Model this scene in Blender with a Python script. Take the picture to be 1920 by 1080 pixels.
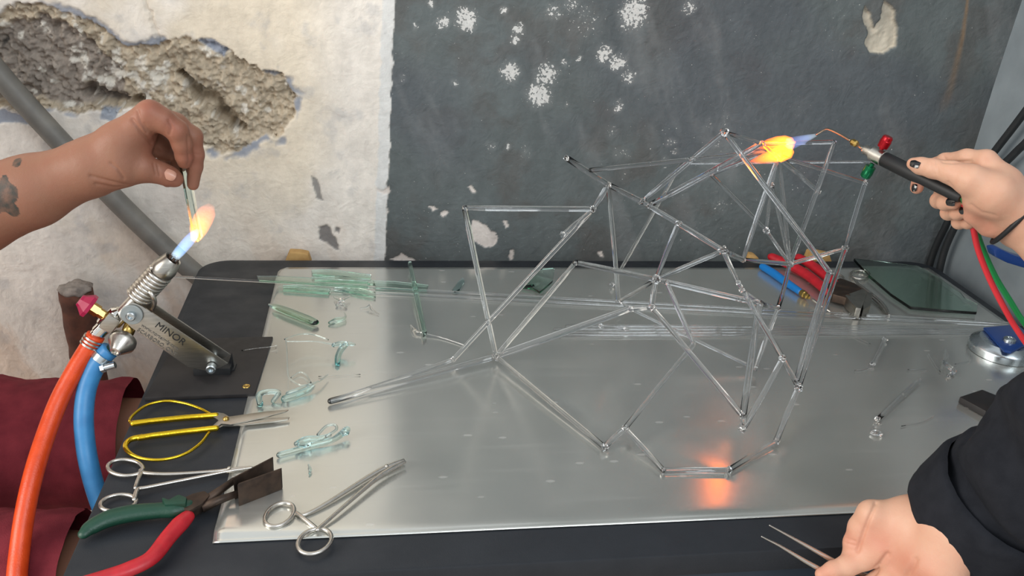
import bpy, bmesh, math, random
import numpy as np
from mathutils import Vector, Matrix, noise as mnoise

for o in list(bpy.data.objects): bpy.data.objects.remove(o, do_unlink=True)
S = bpy.context.scene
C = S.collection

# ------------------------------------------------------------------ camera
F = 1640.0                       # focal length in pixels of the 1920 wide frame
T0 = 0.75                        # height of the worktop above the floor
HC = 0.58                        # camera height above the worktop
dY = np.array([700-960, -231-540, F]); dY /= np.linalg.norm(dY)
dX = np.array([(F*F+32*771)/260, -32, F]); dX -= dX.dot(dY)*dY; dX /= np.linalg.norm(dX)
dZ = np.cross(dX, dY)
MW = np.array([dX, dY, dZ])      # camera (right, down, forward) -> world
cd = bpy.data.cameras.new('camera'); cam = bpy.data.objects.new('camera', cd); C.objects.link(cam)
cd.sensor_width = 36.0; cd.lens = 36.0*F/1920; cd.clip_start = 0.02; cd.clip_end = 60
R3 = Matrix(((MW[0,0], -MW[0,1], -MW[0,2]), (MW[1,0], -MW[1,1], -MW[1,2]), (MW[2,0], -MW[2,1], -MW[2,2])))
cam.matrix_world = Matrix.Translation((0, 0, T0+HC)) @ R3.to_4x4()
S.camera = cam

# ------------------------------------------------------------------ world, lights, exposure
def lin(r, g, b, a=1.0):
    f = lambda c: (c/255/12.92) if c/255 <= 0.04045 else ((c/255+0.055)/1.055)**2.4
    return (f(r), f(g), f(b), a)
w = bpy.data.worlds.new('world'); S.world = w; w.use_nodes = True
bg = w.node_tree.nodes['Background']; bg.inputs[0].default_value = (0.91, 0.96, 1.0, 1); bg.inputs[1].default_value = 0.85
def area(name, loc, target, sx, sy, power, col):
    l = bpy.data.lights.new(name, 'AREA'); l.shape = 'RECTANGLE'; l.size = sx; l.size_y = sy
    l.energy = power; l.color = col
    o = bpy.data.objects.new(name, l); C.objects.link(o); o.location = loc
    o.rotation_euler = (Vector(target)-Vector(loc)).to_track_quat('-Z', 'Y').to_euler()
    return o
area('window_daylight', (-2.6, -0.25, 1.95), (0.2, 1.2, 0.80), 1.7, 1.5, 82, (1.0, 0.95, 0.87))
area('window_skylight', (1.1, -1.5, 3.0), (0.6, 1.2, 0.9), 1.6, 1.3, 40, (0.88, 0.95, 1.0))
S.cycles.max_bounces = 24; S.cycles.transmission_bounces = 24; S.cycles.glossy_bounces = 6; S.cycles.transparent_max_bounces = 16
S.view_settings.view_transform = 'Standard'; S.view_settings.look = 'None'
S.view_settings.exposure = 0.0; S.view_settings.gamma = 1.0; S.view_settings.use_curve_mapping = False

# ------------------------------------------------------------------ helpers: pixel -> place
def _ray(x, y): return MW @ np.array([x-960.0, y-540.0, F])
def at(x, y, z=0.0):                       # the point seen at a pixel, at height z above the worktop
    r = _ray(x, y); t = (z-HC)/r[2]; p = r*t
    return Vector((p[0], p[1], T0+HC+p[2]))
def atY(x, y, Y):                          # ... at depth Y
    r = _ray(x, y); t = Y/r[1]; p = r*t
    return Vector((p[0], p[1], T0+HC+p[2]))
def atX(x, y, X):
    r = _ray(x, y); t = X/r[0]; p = r*t
    return Vector((p[0], p[1], T0+HC+p[2]))
def scale_at(p):                           # pixels per metre there
    c = MW.T @ (np.array(p)-np.array([0, 0, T0+HC])); return F/c[2]

# ------------------------------------------------------------------ helpers: objects
def obj(name, vf, mat, parent=None, smooth=True, sharp=None):
    v, f = vf
    v = [Vector(p) for p in v]
    me = bpy.data.meshes.new(name)
    if parent is None:
        n = len(v); loc = Vector((sum(p.x for p in v)/n, sum(p.y for p in v)/n, min(p.z for p in v)))
    else:
        loc = Vector((0, 0, 0))
    me.from_pydata([tuple(p-loc) for p in v], [], f); me.update()
    bm = bmesh.new(); bm.from_mesh(me); bmesh.ops.recalc_face_normals(bm, faces=bm.faces); bm.to_mesh(me); bm.free()
    if smooth:
        me.polygons.foreach_set('use_smooth', [True]*len(me.polygons))
        if sharp is not None: me.set_sharp_from_angle(angle=math.radians(sharp))
    me.materials.append(mat)
    o = bpy.data.objects.new(name, me); C.objects.link(o)
    if parent is None: o.location = loc
    else:
        o.parent = parent
        o.matrix_parent_inverse = WM[parent.name].inverted()
    WM[o.name] = Matrix.Translation(o.location) if parent is None else Matrix.Identity(4)
    return o
WM = {}
def thing(name, label, cat, loc, group=None):
    o = bpy.data.objects.new(name, None); C.objects.link(o); o.location = loc; o.empty_display_size = 0.02
    WM[o.name] = Matrix.Translation(loc)
    return tag(o, label, cat, group)
def tag(o, label=None, cat=None, group=None, kind=None):
    if label: o['label'] = label
    if cat: o['category'] = cat
    if group: o['group'] = group
    if kind: o['kind'] = kind
    return o
def merge(*vfs):
    V, Fc = [], []
    for v, f in vfs:
        n = len(V); V += [Vector(p) for p in v]; Fc += [tuple(i+n for i in q) for q in f]
    return V, Fc
def catmull(pts, n=6):
    pts = [Vector(p) for p in pts]
    if len(pts) < 3: return pts
    P = [pts[0]*2-pts[1]]+pts+[pts[-1]*2-pts[-2]]; out = []
    for i in range(1, len(P)-2):
        a, b, c, d = P[i-1:i+3]
        for k in range(n):
            t = k/n
            out.append(0.5*((2*b)+(c-a)*t+(2*a-5*b+4*c-d)*t*t+(3*b-a-3*c+d)*t**3))
    out.append(pts[-1]); return out
def lerp_list(vals, n):
    m = len(vals)-1; return [vals[min(int(i*m/(n-1)), m-1)]*(1-(i*m/(n-1)-min(int(i*m/(n-1)), m-1)))+vals[min(int(i*m/(n-1)), m-1)+1]*(i*m/(n-1)-min(int(i*m/(n-1)), m-1)) for i in range(n)]
def tube(path, r, seg=12, closed=False, cap='flat', flat=1.0, up=None):
    """sweep a circle (or an ellipse: flat = thickness ratio along up) along a path"""
    P = [Vector(p) for p in path]; n = len(P)
    rad = list(r) if hasattr(r, '__len__') else [r]*n
    if len(rad) != n: rad = lerp_list(rad, n)
    if cap == 'round' and not closed:
        d0 = (P[0]-P[1]).normalized(); d1 = (P[-1]-P[-2]).normalized()
        a, b = [], []
        ra, rb = [], []
        for k in (3, 2, 1):
            t = k/3*math.pi/2
            a.append(P[0]+d0*rad[0]*math.sin(t)); ra.append(max(rad[0]*math.cos(t), rad[0]*0.08))
        for k in (1, 2, 3):
            t = k/3*math.pi/2
            b.append(P[-1]+d1*rad[-1]*math.sin(t)); rb.append(max(rad[-1]*math.cos(t), rad[-1]*0.08))
        P = a+P+b; rad = ra+rad+rb; n = len(P)
    T = []
    for i in range(n):
        if closed: t = P[(i+1) % n]-P[i-1]
        else: t = P[min(i+1, n-1)]-P[max(i-1, 0)]
        T.append(t.normalized() if t.length > 1e-9 else Vector((0, 0, 1)))
    u = Vector(up) if up else (Vector((0, 0, 1)) if abs(T[0].z) < 0.9 else Vector((1, 0, 0)))
    V, Fc = [], []
    for i in range(n):
        if up: u = Vector(up)
        s = T[i].cross(u)
        if s.length < 1e-6: s = T[i].cross(Vector((1, 0, 0.01)))
        s.normalize(); u = s.cross(T[i]).normalized()
        for k in range(seg):
            a = 2*math.pi*k/seg
            V.append(P[i]+s*math.cos(a)*rad[i]+u*math.sin(a)*rad[i]*flat)
    m = n if closed else n-1
    for i in range(m):
        j = (i+1) % n
        for k in range(seg):
            Fc.append((i*seg+k, i*seg+(k+1) % seg, j*seg+(k+1) % seg, j*seg+k))
    if not closed:
        Fc.append(tuple(range(seg))[::-1]); Fc.append(tuple((n-1)*seg+k for k in range(seg)))
    return V, Fc
def lathe(p0, p1, prof, seg=24):
    """profile of (t along p0->p1 in metres from p0, radius)"""
    p0 = Vector(p0); d = (Vector(p1)-p0).normalized()
    u = d.orthogonal().normalized(); s = d.cross(u); V, Fc = [], []
    for t, r in prof:
        for k in range(seg):
            a = 2*math.pi*k/seg; V.append(p0+d*t+(u*math.cos(a)+s*math.sin(a))*max(r, 1e-5))
    for i in range(len(prof)-1):
        for k in range(seg): Fc.append((i*seg+k, i*seg+(k+1) % seg, (i+1)*seg+(k+1) % seg, (i+1)*seg+k))
    Fc.append(tuple(range(seg))[::-1]); Fc.append(tuple((len(prof)-1)*seg+k for k in range(seg)))
    return V, Fc
def prism(poly, d, bevel=0.0):
    """polygon of points pushed along vector d, its edges bevelled"""
    d = Vector(d); n = len(poly); a = [Vector(p) for p in poly]
    v = a+[p+d for p in a]
    f = [tuple(range(n)), tuple(range(2*n-1, n-1, -1))]+[(i, i+n, (i+1) % n+n, (i+1) % n) for i in range(n)]
    if not bevel: return v, f
    bm = bmesh.new(); vs = [bm.verts.new(p) for p in v]
    for q in f: bm.faces.new([vs[i] for i in q])
    bmesh.ops.recalc_face_normals(bm, faces=bm.faces)
    bmesh.ops.bevel(bm, geom=list(bm.edges), offset=bevel, segments=2, affect='EDGES', profile=0.6)
    bm.verts.index_update(); out = ([p.co.copy() for p in bm.verts], [tuple(x.index for x in q.verts) for q in bm.faces]); bm.free()
    return out
def box(c, sx, sy, sz, bevel=0.0, rot=None):
    R = rot or Matrix.Identity(3); c = Vector(c)
    p = [c+R @ Vector((x*sx/2, y*sy/2, -sz/2)) for x, y in ((-1,-1),(1,-1),(1,1),(-1,1))]
    return prism(p, R @ Vector((0, 0, sz)), bevel)
def blob(c, r, seed=0, amp=0.3, freq=1.2, sub=2, scl=(1, 1, 1), rot=None):
    bm = bmesh.new(); bmesh.ops.create_icosphere(bm, subdivisions=sub, radius=1.0)
    V = []
    for v in bm.verts:
        n = mnoise.noise(v.co*freq+Vector((seed*7.3, seed*3.1, seed*1.7)))
        q = Vector((v.co.x*scl[0], v.co.y*scl[1], v.co.z*scl[2]))*(r*(1+amp*n))
        if rot: q = rot @ q
        V.append(Vector(c)+q)
    bm.verts.index_update(); Fc = [tuple(x.index for x in f.verts) for f in bm.faces]; bm.free(); return V, Fc
def ring_pts(cx, cy, a, b, ang, z, n=28, t0=0, t1=360):
    out = []
    for i in range(n+(0 if t1-t0 == 360 else 1)):
        t = math.radians(t0+(t1-t0)*i/n); x = a*math.cos(t); y = b*math.sin(t); c, s = math.cos(math.radians(ang)), math.sin(math.radians(ang))
        out.append(at(cx+x*c-y*s, cy+x*s+y*c, z))
    return out
def ppath(pts, z): return [at(x, y, z if not hasattr(z, '__len__') else z[i]) for i, (x, y) in enumerate(pts)]

# ------------------------------------------------------------------ helpers: materials
def newmat(name):
    m = bpy.data.materials.new(name); m.use_nodes = True; nt = m.node_tree
    return m, nt, nt.nodes['Principled BSDF']
def N(nt, t, **kw):
    n = nt.nodes.new(t)
    for k, v in kw.items(): setattr(n, k, v)
    return n
def mat(name, col, rough=0.5, metal=0.0, col2=None, nscale=40, bump=0.0, bscale=200, coat=0.0, rough2=None, spec=None, sss=0.0, stretch=None):
    m, nt, b = newmat(name); L = nt.links
    b.inputs['Base Color'].default_value = lin(*col); b.inputs['Roughness'].default_value = rough; b.inputs['Metallic'].default_value = metal
    if spec is not None: b.inputs['Specular IOR Level'].default_value = spec
    if coat: b.inputs['Coat Weight'].default_value = coat; b.inputs['Coat Roughness'].default_value = 0.1
    if sss:
        b.inputs['Subsurface Weight'].default_value = sss; b.inputs['Subsurface Radius'].default_value = (1, 0.35, 0.2); b.inputs['Subsurface Scale'].default_value = 0.006
    tc = N(nt, 'ShaderNodeTexCoord'); src = tc.outputs['Object']
    if stretch:
        mp = N(nt, 'ShaderNodeMapping'); mp.inputs['Scale'].default_value = stretch; L.new(src, mp.inputs['Vector']); src = mp.outputs[0]
    if col2 or rough2 is not None:
        nz = N(nt, 'ShaderNodeTexNoise'); nz.inputs['Scale'].default_value = nscale; nz.inputs['Detail'].default_value = 5; L.new(src, nz.inputs['Vector'])
        rp = N(nt, 'ShaderNodeMapRange'); rp.inputs[1].default_value = 0.35; rp.inputs[2].default_value = 0.65; L.new(nz.outputs['Fac'], rp.inputs[0])
        if col2:
            mx = N(nt, 'ShaderNodeMix', data_type='RGBA'); mx.inputs[6].default_value = lin(*col); mx.inputs[7].default_value = lin(*col2)
            L.new(rp.outputs[0], mx.inputs[0]); L.new(mx.outputs[2], b.inputs['Base Color'])
        if rough2 is not None:
            mr = N(nt, 'ShaderNodeMapRange'); mr.inputs[3].default_value = rough; mr.inputs[4].default_value = rough2
            L.new(rp.outputs[0], mr.inputs[0]); L.new(mr.outputs[0], b.inputs['Roughness'])
    if bump:
        nb = N(nt, 'ShaderNodeTexNoise'); nb.inputs['Scale'].default_value = bscale; nb.inputs['Detail'].default_value = 4; L.new(src, nb.inputs['Vector'])
        bp = N(nt, 'ShaderNodeBump'); bp.inputs['Strength'].default_value = bump; bp.inputs['Distance'].default_value = 0.002
        L.new(nb.outputs['Fac'], bp.inputs['Height']); L.new(bp.outputs[0], b.inputs['Normal'])
    return m
def glass(name, col=(1, 1, 1), ior=1.47, dens=0.0, absorb=(0.4, 0.85, 0.7), rough=0.0):
    m, nt, b = newmat(name)
    b.inputs['Base Color'].default_value = (*col, 1); b.inputs['Transmission Weight'].default_value = 1.0
    b.inputs['IOR'].default_value = ior; b.inputs['Roughness'].default_value = rough
    if dens:
        va = N(nt, 'ShaderNodeVolumeAbsorption'); va.inputs['Color'].default_value = (*absorb, 1); va.inputs['Density'].default_value = dens
        nt.links.new(va.outputs[0], nt.nodes['Material Output'].inputs['Volume'])
    return m
M = dict(
    clear=glass('clear_glass'), joint=glass('melted_clear_glass', ior=1.36),
    green=glass('green_window_glass', (0.97, 1.0, 0.985), 1.5, 40, (0.25, 0.80, 0.58)),
    aqua=glass('aqua_glass', (0.96, 1.0, 1.0), 1.5, 60, (0.45, 0.86, 0.84)),
    steel=mat('stainless_steel', (205, 200, 192), 0.24, 1.0, rough2=0.36, nscale=120),
    brushed=mat('brushed_steel', (188, 184, 176), 0.32, 1.0, col2=(170, 166, 158), nscale=60, stretch=(1, 1, 12)),
    washer=mat('dull_zinc_washer', (150, 156, 156), 0.5, 0.3),
    chrome=mat('chrome', (222, 220, 214), 0.1, 1.0),
    zinc=mat('zinc_plated_steel', (196, 204, 208), 0.22, 1.0, rough2=0.35, nscale=80),
    brass=mat('brass', (200, 168, 98), 0.25, 1.0),
    gold=mat('gold_plating', (236, 200, 52), 0.2, 1.0, bump=0.12, bscale=300),
    darksteel=mat('blackened_steel', (70, 60, 54), 0.45, 0.85, col2=(92, 76, 66), nscale=90, rough2=0.6),
    blackplate=mat('black_steel_plate', (38, 36, 37), 0.48, 0.2, col2=(46, 43, 43), nscale=70, rough2=0.62),
    blackrub=mat('black_rubber', (26, 27, 29), 0.55),
    blackcable=mat('black_cable_sheath', (40, 42, 44), 0.5),
    greyplastic=mat('grey_plastic_pipe', (126, 122, 114), 0.5, col2=(108, 105, 99), nscale=30),
    greenrub=mat('green_handle_grip', (18, 62, 46), 0.42, bump=0.15, bscale=500),
    redrub=mat('red_handle_grip', (190, 30, 42), 0.4, col2=(172, 26, 38), nscale=90, bump=0.1, bscale=600),
    orange=mat('orange_hose_rubber', (228, 78, 26), 0.38, col2=(214, 68, 20), nscale=60, bump=0.15, bscale=500),
    blue=mat('blue_hose_rubber', (66, 140, 196), 0.42, col2=(58, 128, 184), nscale=60),
    redhose=mat('red_hose_rubber', (222, 48, 58), 0.35), greenhose=mat('green_hose_rubber', (20, 140, 70), 0.35),
    magenta=mat('magenta_knob', (172, 24, 72), 0.35), redanod=mat('red_anodised', (165, 14, 28), 0.22, 0.6), greenanod=mat('green_anodised', (10, 105, 66), 0.2, 0.6),
    bluepaint=mat('blue_painted_metal', (22, 58, 122), 0.3, coat=0.3),
    bluegrip=mat('blue_plastic_handle', (24, 116, 190), 0.25),
    rust=mat('rusted_steel', (108, 66, 50), 0.85, col2=(78, 50, 40), nscale=45, bump=0.6, bscale=120),
    mortar=mat('grey_mortar', (160, 148, 138), 0.95, col2=(128, 118, 110), nscale=90, bump=0.8, bscale=150),
    tan=mat('tan_wood', (196, 158, 100), 0.8, col2=(176, 136, 82), nscale=50),
    floor=mat('floor_concrete', (200, 190, 178), 0.85, col2=(160, 148, 136), nscale=14, bump=0.4, bscale=60),
    blackcloth=mat('black_cotton', (34, 36, 42), 0.9, col2=(27, 29, 35), nscale=60, bump=0.25, bscale=900, spec=0.2),
    maroon=mat('maroon_cotton', (130, 48, 57), 0.92, col2=(112, 39, 48), nscale=40, bump=0.35, bscale=900, spec=0.2),
    greyshirt=mat('grey_shirt', (96, 98, 104), 0.92),
    hair=mat('dark_hair', (40, 30, 24), 0.6, bump=0.5, bscale=300),
    blacknail=mat('black_nail_polish', (14, 14, 18), 0.12, coat=0.6), nail=mat('bare_nail', (186, 136, 116), 0.3),
    ink=mat('dark_print', (40, 40, 40), 0.5, 0.3), pale_print=mat('worn_print', (120, 116, 110), 0.5, 0.5),
)
def skin_mat(name, c1, c2):
    m, nt, b = newmat(name); L = nt.links
    a = N(nt, 'ShaderNodeAttribute'); a.attribute_name = 'skin'
    sp = N(nt, 'ShaderNodeSeparateColor'); L.new(a.outputs['Color'], sp.inputs[0])
    tc = N(nt, 'ShaderNodeTexCoord'); nz = N(nt, 'ShaderNodeTexNoise'); nz.inputs['Scale'].default_value = 60; nz.inputs['Detail'].default_value = 5; L.new(tc.outputs['Object'], nz.inputs['Vector'])
    mx = N(nt, 'ShaderNodeMix', data_type='RGBA'); mx.inputs[6].default_value = lin(*c1); mx.inputs[7].default_value = lin(*c2)
    ad = N(nt, 'ShaderNodeMath', operation='MULTIPLY_ADD'); ad.inputs[1].default_value = 0.5; L.new(nz.outputs['Fac'], ad.inputs[0]); 
    sb = N(nt, 'ShaderNodeMath', operation='SUBTRACT'); L.new(sp.outputs[0], sb.inputs[0]); sb.inputs[1].default_value = 0.12; L.new(sb.outputs[0], ad.inputs[2])
    ad.use_clamp = True; L.new(ad.outputs[0], mx.inputs[0])
    tt = N(nt, 'ShaderNodeMix', data_type='RGBA'); tt.inputs[7].default_value = lin(62, 58, 52); L.new(mx.outputs[2], tt.inputs[6])
    nt2 = N(nt, 'ShaderNodeTexNoise'); nt2.inputs['Scale'].default_value = 120; nt2.inputs['Detail'].default_value = 3; L.new(tc.outputs['Object'], nt2.inputs['Vector'])
    r2 = N(nt, 'ShaderNodeMapRange'); r2.inputs[1].default_value = 0.3; r2.inputs[2].default_value = 0.6; r2.inputs[3].default_value = 0.55; L.new(nt2.outputs['Fac'], r2.inputs[0])
    ml = N(nt, 'ShaderNodeMath', operation='MULTIPLY'); L.new(r2.outputs[0], ml.inputs[0]); L.new(sp.outputs[1], ml.inputs[1]); L.new(ml.outputs[0], tt.inputs[0])
    L.new(tt.outputs[2], b.inputs['Base Color'])
    b.inputs['Roughness'].default_value = 0.5; b.inputs['Specular IOR Level'].default_value = 0.35
    b.inputs['Subsurface Weight'].default_value = 0.14; b.inputs['Subsurface Radius'].default_value = (1, 0.35, 0.2); b.inputs['Subsurface Scale'].default_value = 0.005
    vb = N(nt, 'ShaderNodeTexVoronoi'); vb.inputs['Scale'].default_value = 700; L.new(tc.outputs['Object'], vb.inputs['Vector'])
    n3 = N(nt, 'ShaderNodeTexNoise'); n3.inputs['Scale'].default_value = 150; n3.inputs['Detail'].default_value = 4; L.new(tc.outputs['Object'], n3.inputs['Vector'])
    sm = N(nt, 'ShaderNodeMath', operation='MULTIPLY_ADD'); sm.inputs[1].default_value = 0.25; L.new(vb.outputs['Distance'], sm.inputs[0]); L.new(n3.outputs['Fac'], sm.inputs[2])
    bp = N(nt, 'ShaderNodeBump'); bp.inputs['Strength'].default_value = 0.22; bp.inputs['Distance'].default_value = 0.0015; L.new(sm.outputs[0], bp.inputs['Height']); L.new(bp.outputs[0], b.inputs['Normal'])
    return m
M['skin_tan'] = skin_mat('tanned_skin', (142, 100, 79), (146, 84, 67))
M['skin_pale'] = skin_mat('pale_skin', (212, 168, 142), (198, 124, 102))

# ------------------------------------------------------------------ the wall behind: plaster, paint, broken patch
def vnoise(x, y, seed):
    rng = np.random.RandomState(seed); G = rng.rand(257, 257).astype(np.float32)
    xi = np.floor(x).astype(int); yi = np.floor(y).astype(int); fx = x-xi; fy = y-yi
    fx = fx*fx*(3-2*fx); fy = fy*fy*(3-2*fy); xi %= 256; yi %= 256
    return (G[xi, yi]*(1-fx)+G[xi+1, yi]*fx)*(1-fy)+(G[xi, yi+1]*(1-fx)+G[xi+1, yi+1]*fx)*fy
def fbm(x, y, s, seed, octv=4):
    v = 0; a = 1; t = 0
    for o in range(octv):
        v = v+a*vnoise(x*s*2**o+17.3*o+100, y*s*2**o+9.1*o+100, seed+o); t += a; a *= 0.55
    return v/t
WY = 1.41
def wall_px(pts): return [(p.x, p.z-T0) for p in (atY(x, y, WY) for x, y in pts)]
def poly_sd(px, pz, poly):
    """signed distance to a polygon (negative inside)"""
    d = np.full(px.shape, 1e9); ins = np.zeros(px.shape, bool); n = len(poly)
    for i in range(n):
        ax, ay = poly[i]; bx, by = poly[(i+1) % n]; ex, ey = bx-ax, by-ay; wx, wy = px-ax, pz-ay
        t = np.clip((wx*ex+wy*ey)/(ex*ex+ey*ey+1e-12), 0, 1); d = np.minimum(d, np.hypot(wx-ex*t, wy-ey*t))
        c = ((ay > pz) != (by > pz)) & (px < (bx-ax)*(pz-ay)/(by-ay+1e-12)+ax); ins ^= c
    return np.where(ins, -d, d)
def seg_d(px, pz, pts):
    d = np.full(px.shape, 1e9); tt = np.zeros(px.shape)
    n = len(pts)-1
    for i in range(n):
        ax, ay = pts[i]; bx, by = pts[i+1]; ex, ey = bx-ax, by-ay
        t = np.clip(((px-ax)*ex+(pz-ay)*ey)/(ex*ex+ey*ey+1e-12), 0, 1); q = np.hypot(px-ax-ex*t, pz-ay-ey*t)
        tt = np.where(q < d, (i+t)/n, tt); d = np.minimum(d, q)
    return d, tt
def ss(e0, e1, v): t = np.clip((v-e0)/(e1-e0), 0, 1); return t*t*(3-2*t)

def build_wall():
    xs = np.concatenate([np.linspace(-2.6, -0.78, 24)[:-1], np.arange(-0.78, 1.10, 0.0021), np.linspace(1.101, 1.14, 3)])
    zs = np.concatenate([np.linspace(-0.75, -0.34, 10)[:-1], np.arange(-0.34, 0.50, 0.0021), np.linspace(0.503, 1.75, 14)])
    X, Z = np.meshgrid(xs, zs, indexing='ij'); nx, nz = X.shape
    wx = (fbm(X, Z, 40, 11)-0.5)*0.022; wz = (fbm(X, Z, 40, 23)-0.5)*0.022
    wx2 = (fbm(X, Z, 170, 31, 3)-0.5)*0.006; wz2 = (fbm(X, Z, 170, 37, 3)-0.5)*0.006
    XX, ZZ = X+wx+wx2, Z+wz+wz2
    dmgp = wall_px([(-260,-40),(-120,-20),(-40,20),(3,28),(13,7),(37,3),(110,17),(160,37),(200,63),(233,87),(267,90),(300,80),(333,72),(383,72),(427,97),(493,130),(533,143),(553,177),(550,213),(527,257),(500,253),(460,283),(417,287),(383,280),(333,250),(267,205),(193,213),(100,207),(50,213),(0,203),(-140,210),(-280,160)])
    deepp = wall_px([(-240,-10),(0,52),(30,34),(83,30),(130,52),(190,95),(228,130),(225,190),(150,196),(90,190),(0,185),(-220,150)])
    sd = poly_sd(XX, ZZ, dmgp); sdeep = poly_sd(XX, ZZ, deepp)
    dmg = ss(0.0015, -0.0015, sd); deep = ss(0.003, -0.004, sdeep)*dmg
    rough = fbm(X, Z, 55, 51, 5)-0.5; fine = fbm(X, Z, 260, 61, 3)-0.5
    disp = np.zeros_like(X)
    disp += 0.009*dmg+0.010*deep+dmg*(0.020*rough+0.013*fine+0.016*(fbm(X, Z, 120, 57, 3)-0.5))
    sl, st = seg_d(XX, ZZ, wall_px([(333,137),(370,178),(420,215),(457,252)]))
    wdt = 0.003+0.013*np.sin(np.clip(st, 0, 1)*math.pi)**0.7
    disp += (0.034+0.03*rough)*ss(1.0, 0.4, sl/wdt)
    hl, ht = seg_d(XX, ZZ, wall_px([(165,170),(190,186),(240,194),(262,192)]))
    disp += (0.030+0.03*rough)*ss(0.012, 0.005, hl)
    cr, ct = seg_d(X+wx2*1.5, Z+wz2*1.5, wall_px([(268,-20),(280,25),(296,70),(312,112)])); disp += 0.004*ss(0.004, 0.001, cr)
    white = lambda: None
    # paint edge between the white plaster and the grey paint
    e0 = wall_px([(743,-60)])[0]; e1 = wall_px([(722,490)])[0]
    ex = e1[0]+(e0[0]-e1[0])*(Z-e1[1])/(e0[1]-e1[1])+(fbm(X*0, Z, 60, 71, 4)-0.5)*0.008
    dark = ss(-0.001, 0.001, X-ex)
    disp -= 0.0012*dark
    # trowel waves and scratches in the white plaster
    disp += (1-dark)*(1-dmg)*0.006*(fbm(X, Z, 7, 81, 4)-0.5)
    disp += dark*0.003*(fbm(X, Z, 6, 91, 3)-0.5)
    # base colours
    def c3(c): return np.array(lin(*c)[:3])
    n1 = fbm(X, Z, 5, 101, 5)[..., None]; n2 = fbm(X, Z, 13, 111, 5)[..., None]; n3 = fbm(X+Z*0.4, Z*0.35, 16, 121, 5)[..., None]; n4 = fbm(X, Z, 60, 131, 4)[..., None]
    wcol = c3((233, 224, 213))*(0.82+0.36*n2)
    wcol = wcol+(c3((226, 208, 178))-wcol)*ss(0.46, 0.66, n1)*0.6*(1-ss(-0.13, -0.03, X)[..., None])*(0.35+0.65*ss(-0.02, 0.2, Z)[..., None])
    wcol = wcol+(c3((206, 176, 150))-wcol)*ss(0.50, 0.68, n3)*0.5*ss(0.12, -0.12, Z)[..., None]
    wcol = wcol+(c3((170, 170, 172))-wcol)*ss(0.60, 0.80, fbm(X, Z, 30, 141, 5))[..., None]*0.35
    # a paler repainted band beside the paint edge
    band = (ss(-0.020, -0.017, X-ex)*(1-dark))[..., None]; wcol = wcol+(c3((214, 214, 212))-wcol)*band*0.8
    dcol = c3((95, 101, 101))*(0.69+0.60*n1)
    dcol = dcol+(c3((86, 80, 76))-dcol)*ss(0.5, 0.7, n2)*0.45
    dcol = dcol+(c3((84, 88, 94))-dcol)*ss(0.48, 0.68, fbm(X, Z, 3.5, 151, 3))[..., None]*0.6
    dcol = dcol+(c3((124, 126, 126))-dcol)*ss(0.56, 0.78, n3)*0.45
    col = wcol*(1-dark[..., None])+dcol*dark[..., None]
    n5_ = fbm(X, Z, 220, 135, 3)[..., None]; con = c3((184, 169, 147))*(0.35+0.7*n4+0.6*n5_); grey = c3((150, 139, 128))*(0.35+0.65*n4+0.6*n5_)
    con = con*(1-deep[..., None])+grey*deep[..., None]
    lx, lz = wall_px([(235, 140)])[0]; lime = ss(0.64, 0.74, fbm(X, Z, 60, 161, 4)+0.16*np.exp(-((X-lx)/0.07)**2-((Z-lz)/0.045)**2)); con = con+(c3((226, 220, 208))-con)*(lime*0.8)[..., None]
    col = col*(1-dmg[..., None])+con*dmg[..., None]
    # old blue-grey paint showing along the rim of the broken patch
    rim = ss(0.012, 0.004, sd)*(1-dmg)*ss(0.52, 0.60, fbm(X, Z, 18, 171, 3))*(1-dark)
    col = col+(c3((140, 146, 158))-col)*(rim*0.9)[..., None]; disp += rim*0.003
    for pts, c in (([(370,72),(395,70),(432,95),(420,108),(390,92)], (140, 148, 164)), ([(193,200),(225,205),(215,228),(190,224)], (148, 156, 168)), ([(-40,205),(0,205),(35,215),(62,238),(20,228),(-40,235)], (142, 150, 164)),
                   ([(597,425),(612,420),(628,445),(635,470),(618,462),(600,448)], (120, 116, 114)), ([(582,330),(596,338),(605,378),(594,372)], (138, 134, 130)), ([(628,425),(636,428),(634,437),(627,433)], (120, 116, 114)), ([(495,128),(520,135),(528,145),(500,140)], (150, 154, 164)), ([(1,70),(8,85),(-5,95)], (60, 56, 52))):
        m = ss(0.0015, -0.0015, poly_sd(XX*0.5+X*0.5, ZZ*0.5+Z*0.5, wall_px(pts))); col = col+(c3(c)-col)*(m*0.9)[..., None]; disp += m*0.0025
    # flakes gone from the grey paint
    solid = np.zeros_like(X)
    for pts in ([(880,432),(893,414),(905,418),(915,422),(930,432),(934,445),(925,458),(908,461),(890,455),(884,444)], [(800,382),(812,380),(816,390),(806,393)], [(824,398),(832,392),(839,400),(833,407),(825,404)], [(877,352),(887,350),(893,360),(884,364)], [(945,415),(953,413),(955,424),(947,426)], [(955,472),(964,472),(962,485),(953,485)],
                ([(1118,470),(1126,470),(1128,482),(1120,480)]), [(736,486),(752,472),(782,484)], [(727,395),(733,400),(728,408)], [(712,360),(722,362),(728,352),(732,364),(718,372)]):
        solid = np.maximum(solid, ss(0.0012, -0.0012, poly_sd(XX, ZZ, wall_px(pts))))
    col = col+(c3((218, 208, 200))-col)*solid[..., None]; disp += 0.0015*solid
    pb = wall_px([(1620,8),(1630,20),(1639,50),(1653,33),(1658,-2),(1677,18),(1680,60),(1677,90),(1657,102),(1633,98),(1623,80),(1628,60),(1619,30)])
    be = ss(0.0012, -0.0012, poly_sd(XX*0.5+X*0.5, ZZ*0.5+Z*0.5, pb)); col = col+(c3((196, 186, 168))*(0.75+0.5*n4)-col)*be[..., None]; disp += be*(0.006+0.006*rough)
    dens = np.zeros_like(X)
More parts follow.
